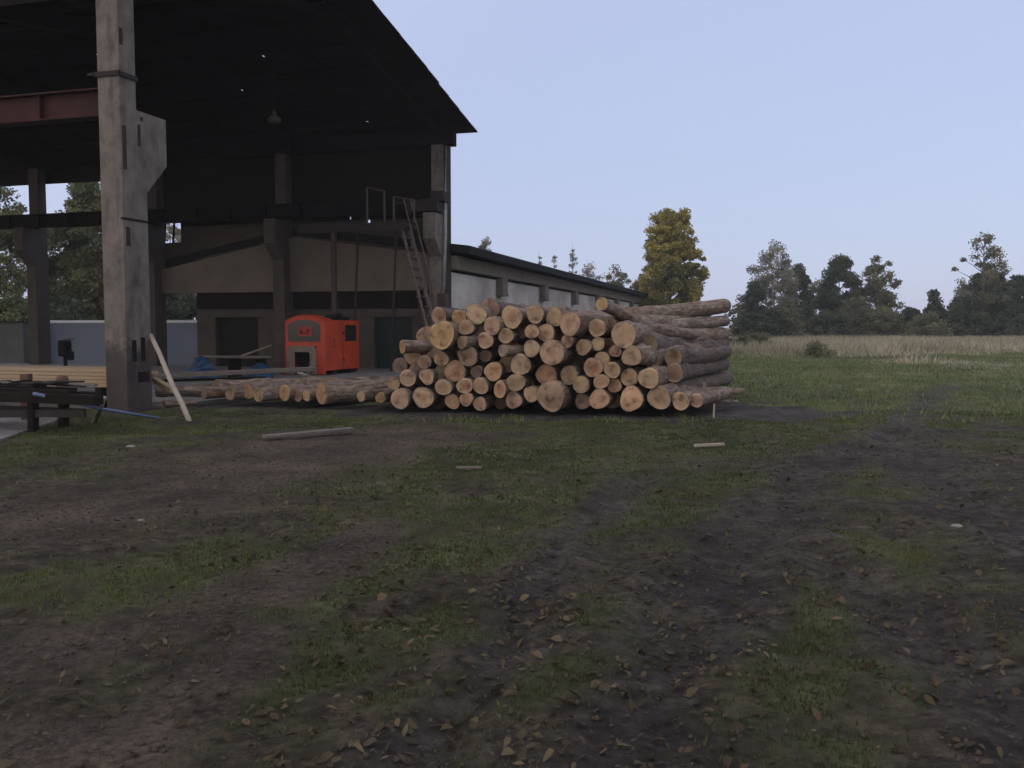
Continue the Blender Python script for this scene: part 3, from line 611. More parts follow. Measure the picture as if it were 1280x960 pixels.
MB().box((-.18, -.15, .62), (.16, .15, 1.16)).box((.1, -.1, .5), (.3, .1, .8)).build('housing', M['black'], pt, .05)
MB().beam((-.05, 0, 1.16), (.34, 0, 1.2), .05, .05).build('handle', M['rail'], pt)

# ---------------------------------------------------------------- orange machine
mw, ml = 1.45, 2.5
mp_ = P(407, 466, 29.2); ax = HL(mp_)
om = thing('orange_machine', 'orange red cabinet machine with arched front and dark windows under the hall', 'machine', H(ax.x, ax.y, 0), HA)
BT, BZ = 1.80, .05
arch = [(-mw + mw * k_ / 10, BT + .20 * math.sin(math.pi * k_ / 10) ** .8) for k_ in range(11)]
bd = MB()
bd.box((-.05, .04, BZ + .12), (0, ml, BT - .02)).box((-mw, .04, BZ), (-mw + .05, ml, BT - .02))          # side sheets
bd.prism(arch + [(p_, z_ - .04) for p_, z_ in reversed(arch)], 'y', .0, .62)                                # arched hood
bd.box((-mw, .62, BT - .03), (0, ml, BT + .02)).box((-mw + .05, ml - .05, BZ), (-.05, ml, BT - .03))
ha = [(p_, z_ - .042) for p_, z_ in arch]
bd.prism([(-mw, .96)] + ha[0:1] + ha[1:-1] + ha[-1:] + [(0, .96)], 'y', 0, .04)
bd.box((-mw, 0, BZ), (-mw + .12, .04, .96)).box((-.34, 0, BZ), (0, .04, .96))
body_o = bd.build('body', M['orange'], om, .012)
win = [(-mw + .16, 1.12), (-.24, 1.12), (-.18, 1.2), (-.18, 1.66), (-.38, 1.79), (-mw / 2, 1.84), (-mw + .34, 1.79), (-mw + .1, 1.66), (-mw + .1, 1.2)]
wn_ = MB().prism(win, 'y', -.012, .0).build('front_window', M['glass'], om)
sg = MB().box((-mw / 2 - .26, -.03, 1.30), (-mw / 2 + .26, -.014, 1.60)).build('name_plate', M['orange_worn'], wn_)
mk = MB()                                              # worn, unreadable marks on the plate
Z_ = .085
mk.box((-mw / 2 - .16, -.036, 1.29), (-mw / 2 - .11, -.031, 1.43)).box((-mw / 2 - .11, -.036, 1.29), (-mw / 2 - .04, -.031, 1.33)).box((-mw / 2 + .01, -.036, 1.28), (-mw / 2 + .04, -.031, 1.31))
mk.box((-mw / 2 + .09, -.036, 1.29), (-mw / 2 + .13, -.031, 1.43)).box((-mw / 2 + .13, -.036, 1.39), (-mw / 2 + .19, -.031, 1.43)); mk.v = [(a_, b_, c_ + Z_) for a_, b_, c_ in mk.v]; mk.build('lettering', M['black'], sg)
MB().box((.0, ml - 1.08, 1.12), (.012, ml - .25, 1.66)).build('side_window', M['glass'], om)
fr = MB(); xo, xi = -mw + .10, -.36
fo = [(xo, BZ), (xo, .84), (xo + .1, .98), (xi - .05, .98), (xi + .05, .84), (xi + .05, BZ), (xi - .18, BZ), (xi - .18, .76), (xi - .2, .78), (xo + .28, .78), (xo + .26, .76), (xo + .26, BZ)]
fr.prism(fo, 'y', -.06, -.002); fr.build('mouth_frame', M['beige'], om, .01)
MB().box((xo + .1, .5, BZ), (xi, .54, .96)).box((-mw + .06, .05, BZ - .02), (-.06, ml - .1, BZ + .02)).build('dark_inner', M['black'], om)
MB().box((.0, ml - 1.25, BZ + .1), (.006, ml - 1.235, BT - .06)).build('panel_seam', M['black'], om)
for zz in (.45, 1.35): MB().box((.0, ml - 1.22, zz), (.02, ml - 1.15, zz + .1)).build('hinge', M['steel_dark'], om)
MB().tube([(.0, .55, .95), (.05, .55, .95), (.05, .55, 1.2), (.0, .55, 1.2)], .014, 6).build('handle', M['steel_dark'], om)
MB().box((-.62, .5, BT + .02), (-.2, 2.2, BT + .14)).tube([(-.4, .9, BT + .12), (-.4, 1.9, BT + .2)], .07, 8).build('roof_duct', M['black'], om)
MB().box((-mw, .1, -.02), (-.1, ml - .1, BZ)).tube([(-.02, .7, .12), (-.14, .7, .12)], .16, 14).tube([(-.02, 2.0, .12), (-.14, 2.0, .12)], .16, 14).build('skid', M['black'], om)
MB().tube([(-.55, -.2, .12), (-.42, -.16, .3), (-.3, -.12, .42)], [.10, .09, .05], 8).build('chute', M['beige'], om)
bx_ = thing('dark_red_cabinet', 'dull dark red cabinet just left of the orange machine', 'cabinet', H(ax.x - mw - .42, ax.y + .3, 0), HA)
MB().box((0, 0, 0), (.36, .7, 1.02)).build('case', mat('dull_maroon', (.055, .02, .017), (.03, .012, .011), 4, .7, .1), bx_, .02)
MB().box((.05, -.015, .1), (.31, -.001, .92)).build('door', M['steel_brown'], bx_)

# workbench and tarpaulins in the hall
wb_ = P(285, 466, 28.5); q = HL(wb_)
wb = thing('workbench', 'rough timber workbench with clutter under the hall', 'bench', H(q.x, q.y, .03), HA)
MB().box((-1.2, -.35, .60), (1.35, .35, .66)).build('bench_top', M['plank_old'], wb)
for lx_ in (-1.0, .2, 1.1): MB().box((lx_, -.3, 0), (lx_ + .1, .3, .6)).build('leg', M['plank_dark'], wb)
MB().beam((.6, -.2, .66), (1.5, .1, 1.0), .05, .05).build('crank', M['beige'], wb)
def lump(name, label, px, py, D, w, h, d, m):
    c = P(px, py, D); q = HL(c); t = MB(); n_ = 12; rings = 6
    for r_ in range(rings + 1):
        f_ = r_ / rings; rr = math.cos(f_ * 1.5) ** .7
        for j in range(n_):
            a_ = 2 * math.pi * j / n_; nn = .8 + .4 * float(vnoise(j * 1.3 + px, f_ * 3.1, 4)); t.v.append((w / 2 * rr * nn * math.cos(a_), d / 2 * rr * nn * math.sin(a_), h * f_ * (.9 + .2 * nn - .2)))
    for r_ in range(rings):
        for j in range(n_): t.f.append((r_ * n_ + j, r_ * n_ + (j + 1) % n_, (r_ + 1) * n_ + (j + 1) % n_, (r_ + 1) * n_ + j))
    t.f.append(tuple(rings * n_ + j for j in range(n_))); o_ = t.build(name, m); o_.location = H(q.x, q.y, .03); o_.rotation_euler.z = HA
    return tag(o_, label, 'tarpaulin')
lump('blue_tarpaulin', 'crumpled dark blue tarpaulin heap left of the workbench', 252, 466, 27.4, 1.0, .75, .8, M['blue'])
lump('blue_tarpaulin', 'blue tarpaulin bundle between the workbench and the red cabinet', 325, 466, 27.6, .85, .52, .7, M['blue'])

# ---------------------------------------------------------------- logs
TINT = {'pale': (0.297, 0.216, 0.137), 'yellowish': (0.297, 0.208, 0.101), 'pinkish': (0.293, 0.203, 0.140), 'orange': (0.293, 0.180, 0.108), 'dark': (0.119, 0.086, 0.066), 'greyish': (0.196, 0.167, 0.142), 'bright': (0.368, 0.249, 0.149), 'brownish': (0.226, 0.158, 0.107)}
logn = [0]
def make_log(front, az, r, L, tint, label, group, el=0., taper=.86, bend=.04, cone=0., name='log', sq=1., barkm='bark', bscale=1.):
    logn[0] += 1; sd = logn[0]; n_, rings = 22, 26
    front = Vector(front)
    d = Vector((math.sin(az) * math.cos(el), math.cos(az) * math.cos(el), math.sin(el)))
    rnd = random.Random(sd * 13 + 1)
    ph = rnd.uniform(0, 6.28); lob = [rnd.uniform(-.07, .07) for _ in range(4)]; bx0, by0 = rnd.uniform(-1, 1) * bend * L / 4, rnd.uniform(-1, .4) * bend * L / 4
    knots = [(rnd.uniform(.06, .97), rnd.uniform(0, 6.28), rnd.uniform(.12, .34)) for _ in range(int(L * 2.2))]
    def ringpt(t, a_, k_=1.):
        rr = r * (1 - (1 - taper) * t) * k_ * (1 + .10 * math.exp(-t * 9))
        rr *= 1 + lob[0] * math.cos(a_ + ph) + lob[1] * math.cos(2 * a_ + ph * 2) + lob[2] * math.cos(3 * a_ + ph) + .10 * (float(vnoise(a_ * 1.6 + 9, t * L * 2.2 + sd, sd)) - .5)
        for kt, ka, ks in knots: rr *= 1 + ks * math.exp(-((t - kt) * L / .12) ** 2) * max(0, math.cos(a_ - ka)) ** 4
        return Vector((rr * math.cos(a_) * sq + bx0 * math.sin(math.pi * t), rr * math.sin(a_) + by0 * math.sin(math.pi * t), t * L))
    mb = MB()
    for i_ in range(rings + 1):
        t = (i_ / rings) ** 1.3
        for j in range(n_): mb.v.append(tuple(ringpt(t, 2 * math.pi * j / n_)))
    for i_ in range(rings):
        for j in range(n_): mb.f.append((i_ * n_ + j, i_ * n_ + (j + 1) % n_, (i_ + 1) * n_ + (j + 1) % n_, (i_ + 1) * n_ + j))
    for t, base in ((0, 0), (1, rings * n_)):          # bark rim round each cut
        k0 = len(mb.v); kk = .955 if r > .09 else .97
        for j in range(n_): mb.v.append(tuple(ringpt(t, 2 * math.pi * j / n_, kk)))
        for j in range(n_): mb.f.append((base + j, base + (j + 1) % n_, k0 + (j + 1) % n_, k0 + j))
    o_ = mb.build(name, M[barkm], None, smooth=True)
    tx, ty = rnd.uniform(-.10, .10), rnd.uniform(-.14, .08)
    for t in (0, 1):
        e = MB(); fr_ = [1., .8, .5, .2]
        c = ringpt(t, 0, 0)
        for s_ in fr_:
            for j in range(n_):
                p_ = ringpt(t, 2 * math.pi * j / n_, .965 * s_); p_.z += (p_.x * tx + p_.y * ty) * (1 if t == 0 else .3) * (0 if s_ == 1 else 1) + (-.004 if t == 0 else .004) - (cone * (1 - s_) if t == 0 else 0)
                e.v.append(tuple(p_))
        for i_ in range(3):
            for j in range(n_): e.f.append((i_ * n_ + j, i_ * n_ + (j + 1) % n_, (i_ + 1) * n_ + (j + 1) % n_, (i_ + 1) * n_ + j))
        e.f.append(tuple(3 * n_ + j for j in range(n_)))
        eo = e.build('cut_end', M['end'], o_, smooth=False); q_ = TINT[tint]; v_ = rnd.uniform(.85, 1.1)
        eo.color = (q_[0] * v_, q_[1] * v_ * rnd.uniform(.95, 1.05), q_[2] * v_, 1) if t == 0 else (*[c_ * .6 for c_ in q_], 1)
    z = d; x = Vector((0, 0, 1)).cross(z).normalized(); y = z.cross(x)
    o_.matrix_world = Matrix(((x.x, y.x, z.x, front.x), (x.y, y.y, z.y, front.y), (x.z, y.z, z.z, front.z), (0, 0, 0, 1)))
    return tag(o_, label, 'log', group)

def Dp(px): return 16.75 - (px - 480) / 390 * .8      # front of the pile
c6 = lambda a, b: (470 + a / 5.335, 360 + b / 5.335)
c7 = lambda a, b: (680 + a / 5.12, 360 + b / 5.12)
PILE = []   # px, py, r px, tint, extra
def A6(a, b, r, t, **k): PILE.append([*c6(a, b), r / 5.335, t, k])
def A7(a, b, r, t, **k): PILE.append([*c7(a, b), r / 5.12, t, k])
A6(175, 393, 46, 'yellowish', az=58, L=1.6, back=.2); A6(438, 308, 98, 'yellowish', sq=.86, back=-.25, L=3.8, az=12); A6(555, 197, 50, 'yellowish', back=.5); A6(668, 174, 70, 'pale', back=.15)
A6(598, 262, 52, 'pale', back=.1); A6(775, 248, 62, 'pinkish', az=28); A6(905, 195, 72, 'pale'); A6(1063, 172, 60, 'pale'); A6(1192, 190, 62, 'pale')
A6(573, 363, 44, 'pale', back=-.1, az=40, L=2); A6(728, 350, 54, 'pale'); A6(862, 318, 52, 'pale'); A6(848, 418, 42, 'greyish', az=42, back=-.1); A6(1040, 292, 48, 'pale'); A6(1130, 300, 60, 'pale', back=-.05)
A6(1040, 402, 56, 'pale'); A6(1175, 432, 84, 'pinkish', back=-.15); A6(435, 470, 50, 'brownish', back=.15); A6(612, 455, 66, 'brownish', back=.1); A6(730, 455, 40, 'dark', back=.2); A6(322, 492, 46, 'brownish', back=.2)
A6(965, 505, 70, 'pale'); A6(210, 600, 56, 'pinkish'); A6(338, 590, 52, 'pinkish', back=.1); A6(528, 558, 72, 'orange', back=.1); A6(667, 558, 40, 'dark', back=.2); A6(780, 553, 62, 'orange', back=.1)
A6(1140, 580, 72, 'orange', back=.12); A6(118, 640, 42, 'pale', back=.2); A6(448, 662, 55, 'pale'); A6(595, 650, 54, 'pale'); A6(698, 652, 54, 'pinkish'); A6(932, 635, 60, 'pale')
A6(825, 678, 58, 'orange', sq=.75, back=-.1); A6(30, 730, 34, 'yellowish', back=.2); A6(158, 737, 66, 'pinkish', back=-.1); A6(312, 733, 70, 'pale', back=-.1); A6(510, 755, 50, 'orange', back=.1); A6(602, 742, 46, 'pinkish')
A6(693, 772, 46, 'pale'); A6(920, 750, 56, 'pinkish'); A6(1037, 710, 54, 'pale'); A6(1165, 720, 104, 'brownish', back=-.2, sq=.9, cone=.08)
A7(165, 225, 76, 'pinkish', az=36, back=-.1); A7(340, 258, 58, 'pale'); A7(150, 340, 40, 'pale'); A7(253, 378, 52, 'pale'); A7(345, 360, 43, 'pale'); A7(458, 403, 40, 'brownish')
A7(508, 300, 82, 'pale', back=-.2, L=3.5, bend=.1); A7(370, 100, 44, 'yellowish', az=34, el=-13, L=2.3, back=-.1); A7(563, 432, 66, 'pale', back=-.25, L=4.5); A7(372, 455, 50, 'pale'); A7(315, 508, 62, 'orange')
A7(435, 525, 54, 'pale'); A7(545, 572, 56, 'pale'); A7(672, 575, 68, 'pale', back=-.25, L=4.4); A7(161, 555, 58, 'brownish', back=.1); A7(235, 615, 56, 'pale'); A7(365, 600, 50, 'pale'); A7(450, 625, 46, 'pale')
A7(355, 712, 64, 'bright', back=-.1); A7(562, 712, 82, 'bright', sq=.92, back=-.15, cone=.05); A7(737, 703, 76, 'pinkish', back=-.2, L=3.2); A7(875, 722, 56, 'pale', back=-.2, L=2.4); A7(975, 718, 46, 'pinkish', back=-.1, L=2.2); A7(245, 725, 50, 'brownish', back=.1)
ROWS = [('top', 0, 404), ('second', 404, 428), ('third', 428, 452), ('fourth', 452, 476), ('fifth', 476, 491), ('bottom', 491, 999)]
used = {}
PILE.sort(key=lambda q: q[0])
ORD = ['first', 'second', 'third', 'fourth', 'fifth', 'sixth', 'seventh', 'eighth', 'ninth', 'tenth', 'eleventh', 'twelfth', 'thirteenth', 'fourteenth', 'fifteenth', 'sixteenth']
for px, py, r, t, k_ in PILE:
    row = next(n_ for n_, a_, b_ in ROWS if a_ <= py < b_); used[row] = used.get(row, 0) + 1
    D = Dp(px) + k_.get('back', 0) + random.uniform(-.06, .06); c = P(px, py, D); rad = r * D / F / 1.07
    size = 'thin' if r < 9 else 'stout' if r > 14 else 'middling'
    rn = 'the top row' if row == 'top' else 'the bottom row' if row == 'bottom' else row + ' row from the top'
    lab = f"{size} {t} log end, {ORD[used[row]-1]} from left, {row} row{'' if row in ('top', 'bottom') else ' down'}, big pile"
    make_log(c, R(k_.get('az', 7 + (px - 480) / 350 * 19) + random.uniform(-2.5, 2.5)), rad, k_.get('L', random.uniform(4.3, 5.6)), t, lab, 'logs in the big pile', R(k_.get('el', 0) + random.uniform(-.6, .6)), cone=k_.get('cone', 0), sq=k_.get('sq', 1), bend=k_.get('bend', .015))
# logs set back in the gaps
def covered(px, py): return min(math.hypot(px - q[0], py - q[1]) - q[2] for q in PILE)
fill = []; hull = [(484, 505), (500, 430), (540, 395), (590, 385), (700, 385), (760, 405), (800, 420), (850, 450), (845, 500)]
def inside(px, py):
    c = False; j = len(hull) - 1
    for i in range(len(hull)):
        (x0, y0), (x1, y1) = hull[i], hull[j]
        if (y0 > py) != (y1 > py) and px < (x1 - x0) * (py - y0) / (y1 - y0) + x0: c = not c
        j = i
    return c
rr_ = random.Random(3)
for _ in range(4000):
    px, py = rr_.uniform(484, 850), rr_.uniform(385, 503)
    if not inside(px, py) or covered(px, py) < 1.5: continue
    if fill and min(math.hypot(px - a_, py - b_) for a_, b_ in fill) < 19: continue
    fill.append((px, py))
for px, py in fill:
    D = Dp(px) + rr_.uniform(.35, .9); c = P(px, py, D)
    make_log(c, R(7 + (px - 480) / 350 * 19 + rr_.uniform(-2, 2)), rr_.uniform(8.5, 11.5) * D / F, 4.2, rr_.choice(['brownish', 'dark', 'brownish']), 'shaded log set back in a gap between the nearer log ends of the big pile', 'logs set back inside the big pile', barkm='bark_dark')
# long logs lying on the back of the pile, seen from the side
def log_between(p0, p1, r, tint, label, group, **k):
    d = Vector(p1) - Vector(p0); L = d.length
    return make_log(p0, math.atan2(d.x, d.y), r, L, tint, label, group, el=math.asin(d.z / L), **k)
gB = 'long logs on the back of the big pile'
for (x0, y0, D0), (x1, y1, D1), r, lab in (
    ((785, 397, 19.0), (906, 382, 21.8), .20, 'thick brown topmost long log on the back right of the big pile'),
    ((800, 410, 18.6), (906, 401, 21.6), .155, 'pale grey barked long log just under the topmost one at the pile right end'),
    ((815, 426, 18.2), (903, 417, 21.6), .19, 'reddish brown long log, third from the top at the pile right end'),
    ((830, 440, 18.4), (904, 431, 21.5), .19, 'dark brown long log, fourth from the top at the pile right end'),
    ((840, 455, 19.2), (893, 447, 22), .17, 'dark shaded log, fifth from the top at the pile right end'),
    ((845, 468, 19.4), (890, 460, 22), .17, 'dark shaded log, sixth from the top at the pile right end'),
    ((797, 406, 17.2), (868, 418, 19.4), .13, 'crooked grey log slanting down over the right of the pile'),
    ((806, 419, 17.2), (862, 436, 19.0), .12, 'crooked grey log lying under the other slanting one on the pile right'),
    ((720, 398, 18.3), (800, 404, 19.6), .16, 'grey log lying across behind the top row of the big pile'),
    ((630, 388, 18.6), (730, 394, 20.0), .13, 'pale barked log lying behind the top row near the pile middle'),
    ((550, 395, 18.6), (640, 392, 20.0), .12, 'log lying behind the top row at the pile left')):
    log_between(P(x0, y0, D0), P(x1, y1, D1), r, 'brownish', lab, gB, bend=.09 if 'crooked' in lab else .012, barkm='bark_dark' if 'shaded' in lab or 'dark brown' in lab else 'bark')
gC = 'thin grey poles at the foot of the pile right end'
log_between(P(845, 492, 16.9), P(903, 488, 19.2), .10, 'greyish', 'grey pole poking out above the other one at the pile right foot', gC, bend=.08)
log_between(P(880, 500, 16.9), P(922, 502, 18.2), .065, 'greyish', 'thin pointed grey pole poking out lowest right of the big pile', gC, taper=.4, bend=.1)
# bearers under the pile
gD = 'bearer logs under the big pile'
a, b = G(500, 506), G(885, 508)
for dd in (.5, 2.2, 3.6):
    off = Vector((math.sin(R(26)), math.cos(R(26)), 0)) * dd
    p0, p1 = a + off, b + off; p0.z = p1.z = .07
    log_between(p0, p1, .09, 'dark', f"dark bearer log {'nearest the front' if dd < 1 else 'in the middle' if dd < 3 else 'at the back'} under the big pile", gD)
sk = G(895, 524); t = thing('marker_stake', 'short pale wooden stake upright at the right foot of the log pile', 'stake', (sk.x, sk.y + .2, 0))
MB().tube([(0, 0, -.1), (0.01, 0, .23)], [.022, .016], 7).build('shaft', M['plank_pale'], t); MB().tube([(.01, 0, .23), (.012, 0, .26)], [.016, .004], 7).build('tip', M['plank_pale'], t)

# row of logs lying on the ground left of the pile
gE = 'logs lying in a row left of the pile'
c8 = lambda a, b: (240 + a / 4.923, 440 + b / 4.923)
for i, (a_, b_, r_, t_, D_, az_, L_, lab) in enumerate((
    (75, 260, 32, 'brownish', 18.2, 36, 2.4, 'small dull log end at the left end of the ground row'), (235, 252, 46, 'pale', 18.0, 36, 2.6, 'pale log end second from the left in the ground row'),
    (345, 242, 54, 'orange', 18.1, 34, 2.6, 'reddish log end third from the left in the ground row'), (408, 264, 46, 'pale', 17.8, 36, 3.0, 'pale log end left of middle in the ground row'),
    (572, 250, 52, 'yellowish', 17.8, 36, 3.2, 'yellowish log end in the middle of the ground row'), (650, 268, 38, 'brownish', 17.8, 33, 3.0, 'small brown log end left of the thin pale one in the ground row'),
    (705, 268, 34, 'pale', 17.7, 33, 3.0, 'thin pale log end beside the biggest butt in the ground row'), (795, 252, 72, 'orange', 17.5, 50, 3.6, 'biggest reddish butt log in the ground row'),
    (1040, 272, 36, 'pale', 17.2, 34, 3.0, 'thin pale log end right of the biggest butt'), (1165, 288, 26, 'yellowish', 17.2, 25, 3.0, 'thinnest yellowish log end at the right end of the ground row'),
    (1238, 205, 34, 'yellowish', 17.6, 30, 3.2, 'yellowish log end raised against the big pile left side'))):
    px, py = c8(a_, b_); c = P(px, py, D_); make_log(c, R(az_), r_ / 4.923 * D_ / F / 1.1, L_, t_, lab, gE, R(.5))
for (x0, y0, D0), (x1, y1, D1), r, lab in (((380, 482, 19.2), (500, 478, 20.5), .17, 'rough barked log lying behind the ground row near the pile'), ((270, 484, 19.2), (400, 480, 21), .15, 'long grey log lying behind the ground row'),
        ((196, 488, 18.6), (300, 490, 18.9), .12, 'dull log lying nearest to the concrete column foot'), ((205, 505, 17.6), (245, 503, 18.2), .07, 'thin short log on the grass by the leaning pole')):
    log_between(P(x0, y0, D0), P(x1, y1, D1), r, 'brownish', lab, gE)
# boards and poles
def board(label, p0, p1, w, h, m, up=(0, 0, 1), name='plank', cat='plank', group=None):
    p0, p1 = Vector(p0), Vector(p1); mid = p0
    t = MB().beam((0, 0, 0), p1 - p0, w, h, up); o_ = t.build(name, m, None, .008); o_.location = p0
    return tag(o_, label, cat, group)
gp = G(238, 527); tp = P(189, 416, 17.1)
pole = MB(); pts = [Vector((0, 0, -.05)).lerp(tp - gp, 0) + (tp - gp) * k_ / 5 + Vector((.012 * math.sin(k_ * 2.1), 0, .01 * math.cos(k_))) for k_ in range(6)]
o = pole.tube(pts, [.048, .047, .046, .044, .043, .042], 9).build('leaning_pole', M['plank_pale'], None, smooth=True); o.location = gp
tag(o, 'pale bare pole leaning from the grass up to the concrete column', 'pole')
board('long dark board with pale top edge laid over the logs', P(192, 470, 20.6), P(395, 461, 21.6), .30, .10, M['plank_old'])
board('short pale squared timber poking out right of the column foot', P(192, 474, 18.4), P(216, 488, 17.6), .12, .10, M['plank'])
board('thin grey slat under the long dark board', P(240, 482, 19.6), P(380, 474, 21.0), .16, .05, M['plank_old'])
board('short pale slat in front of the orange machine', P(374, 466, 22.5), P(402, 476, 20.8), .12, .04, M['plank_pale'])
board('dark narrow board beside the workbench legs', P(200, 476, 21.0), P(330, 472, 22.5), .2, .06, M['plank_dark'])
a_, b_ = G(330, 550), G(440, 541); a_.z, b_.z = .045, .06
bb = board('weathered broken board lying on the brown dirt track', a_, b_, .16, .045, M['plank_old'])
a_, b_ = G(570, 588), G(602, 588); a_.z = b_.z = .03; board('small grey stick lying on the grass before the pile', a_, b_, .04, .03, M['plank_old'], name='stick', cat='stick')
a_, b_ = G(868, 561), G(905, 559); a_.z = b_.z = .04; board('short pale stick lying on the grass right of the pile', a_, b_, .05, .04, M['plank_pale'], name='stick', cat='stick')

# saw bench on the left
D = 13.6
yb_ = HL(P(60, 500, D)).y; xR = on_h(122, yb_); xL_ = on_h(-80, yb_)
sb = thing('saw_bench', 'long dark timber trestle bench on the concrete apron', 'bench', H(xR, yb_, .012), HA)
LB = xL_ - xR; rb = random.Random(5)
for yy, zz in ((-.05, .52), (.62, .50)):
    xe = on_h(122, yb_ + yy) - xR
    MB().beam((LB, yy, zz + .02), (xe, yy, zz - .01), .20, .15).build('rail', M['plank_dark'], sb, .012); MB().beam((LB, yy + .09, zz + .115), (xe - .5, yy + .03, zz + .10), .16, .05).build('top_board', M['plank_dark'], sb, .006)
MB().beam((LB, -.03, .22), (-.25, 0, .30), .05, .12).build('lower_rail', M['steel_dark'], sb, .006); MB().beam((LB, .6, .26), (-.8, .62, .24), .05, .12).build('lower_rail', M['steel_dark'], sb, .006)
for lx_ in (on_h(38, yb_) - xR, LB + .4):
    for yy in (0, .62): MB().beam((lx_, yy, -.06), (lx_ + .02, yy, .46), .13, .11).build('leg', M['plank_dark'], sb, .012)
for k_ in range(14):
    a_ = rb.uniform(LB * .9, -.9); MB().beam((a_, rb.uniform(0, .5), .69 + rb.uniform(0, .05)), (a_ + rb.uniform(.5, 1.0), rb.uniform(0, .55), .68 + rb.uniform(0, .07)), rb.uniform(.05, .14), .03).build('scrap_slat', M[rb.choice(['plank_dark', 'steel_dark', 'plank_old'])], sb, .004)
MB().tube([(-1.35, .3, .58), (-1.35, .3, .66), (-1.3, .3, .72)], [.14, .12, .05], 10).build('saw_fitting', M['black'], sb, .01)
ps = thing('plank_stack', 'stack of fresh pale sawn planks lying behind the dark trestle bench', 'planks', H(-4.6, .95, .03), HA)
for k_ in range(5):
    z0 = .40 + k_ * .072; MB().box((-4 + random.uniform(-.1, .1), -.5, z0), (4.25 + random.uniform(-.12, .1), .45, z0 + .066)).build('plank', M['plank'], ps, .004)
for bx0 in (-3, 0, 3.6): MB().box((bx0, -.5, -.02), (bx0 + .14, .45, .395)).build('bearer', M['plank_dark'], ps)
for px, lab, m__, h_ in ((33, 'squat yellowish timber post by the plank stack', 'timber_red', .80), (78, 'round topped reddish post by the plank stack', 'timber_red', .78)):
    q = P(px, 480, 15.4); t = MB(); w = .075 if px < 50 else .10
    if px < 50: t.box((-w, -w, 0), (w, w, h_))
    else: t.tube([(0, 0, 0), (0, 0, h_ - .08), (0, 0, h_ - .02), (0, 0, h_)], [w, w, w * .8, w * .4], 12)
    o_ = t.build('timber_post', M[m__], None, .01); o_.location = (q.x, q.y, 0); tag(o_, lab, 'post', 'posts holding the plank stack')
tp0, tp1 = P(42, 492, 13.3), G(200, 523, .05)
t = MB().tube([(0, 0, 0), (tp1 - tp0) * .5 + Vector((0, 0, -.03)), tp1 - tp0], [.026, .025, .022], 8).build('blue_pole', M['rope'], None, smooth=True); t.location = tp0
tag(t, 'thin blue grey pole sloping from the trestle bench to the grass', 'pole')
s0, s1 = P(131, 497, 14.0), G(117, 530, 0)
t = MB().tube([(0, 0, 0), (s0 - s1) * .6 + Vector((.01, 0, 0)), s0 - s1], [.04, .035, .03], 8).build('short_prop', M['plank_pale'], None, smooth=True); t.location = s1
tag(t, 'short pale stick propped against the left of the column foot', 'stick')

# pale stones on the ground
def stone(px, py, r, label):
    g_ = G(px, py); t = MB(); n_ = 8
    for i_, (f_, h_) in enumerate(((1, 0), (.95, .35), (.6, .7), (.2, .8))):
        for j in range(n_): a = 2 * math.pi * j / n_; k2 = r * f_ * (.8 + .4 * random.random()); t.v.append((k2 * math.cos(a), k2 * .7 * math.sin(a), h_ * r * .7))
    for i_ in range(3):
        for j in range(n_): t.f.append((i_ * n_ + j, i_ * n_ + (j + 1) % n_, (i_ + 1) * n_ + (j + 1) % n_, (i_ + 1) * n_ + j))
    t.f.append(tuple(3 * n_ + j for j in range(n_))); o_ = t.build('stone', M['stone'], None, smooth=False); o_.location = (g_.x, g_.y, float(gz(g_.x, g_.y)) - .005); tag(o_, label, 'stone', 'pale stones on the yard')
stone(164, 557, .07, 'pale stone on the grass in front of the column'); stone(176, 650, .035, 'small pale stone on the brown dirt track'); stone(1196, 659, .05, 'pale stone on the mud at the right')

# ---------------------------------------------------------------- trees
def crown_points(n, hgt, z0, rad, shape, seed):
    rg = np.random.default_rng(seed); t = rg.random(n * 3)
    if shape == 'cone': pr = (1 - t) ** .75 * .95 + .05
    elif shape == 'oval': pr = np.sin(np.pi * np.clip(t * .9 + .08, 0, 1)) ** .65
    elif shape == 'egg': pr = np.where(t < .35, .75 + .25 * t / .35, np.clip(1 - ((t - .35) / .65) ** 1.9, 0, 1) ** .8 * .93 + .07)
    elif shape == 'column': pr = np.where(t < .55, .92 + .08 * np.sin(t * 5), .97 - .50 * ((np.clip(t, .55, 1) - .55) / .45) ** 1.3)
    elif shape == 'mound': pr = np.sqrt(np.clip(1 - t ** 1.4, 0, 1))
    else: pr = np.sqrt(np.clip(1 - (t * 1.7 - .7) ** 2, 0, 1))
    keep = rg.random(n * 3) < pr ** 1.2 + .1; t, pr = t[keep][:n], pr[keep][:n]; n = len(t)
    a = rg.uniform(0, 2 * np.pi, n); r = rad * pr * np.sqrt(rg.uniform(.04, 1, n)) * (1 + .22 * np.sin(a * 3 + seed) * np.sin(t * 9 + seed))
    return np.stack([r * np.cos(a), r * np.sin(a), z0 + (hgt - z0) * t], 1), rg
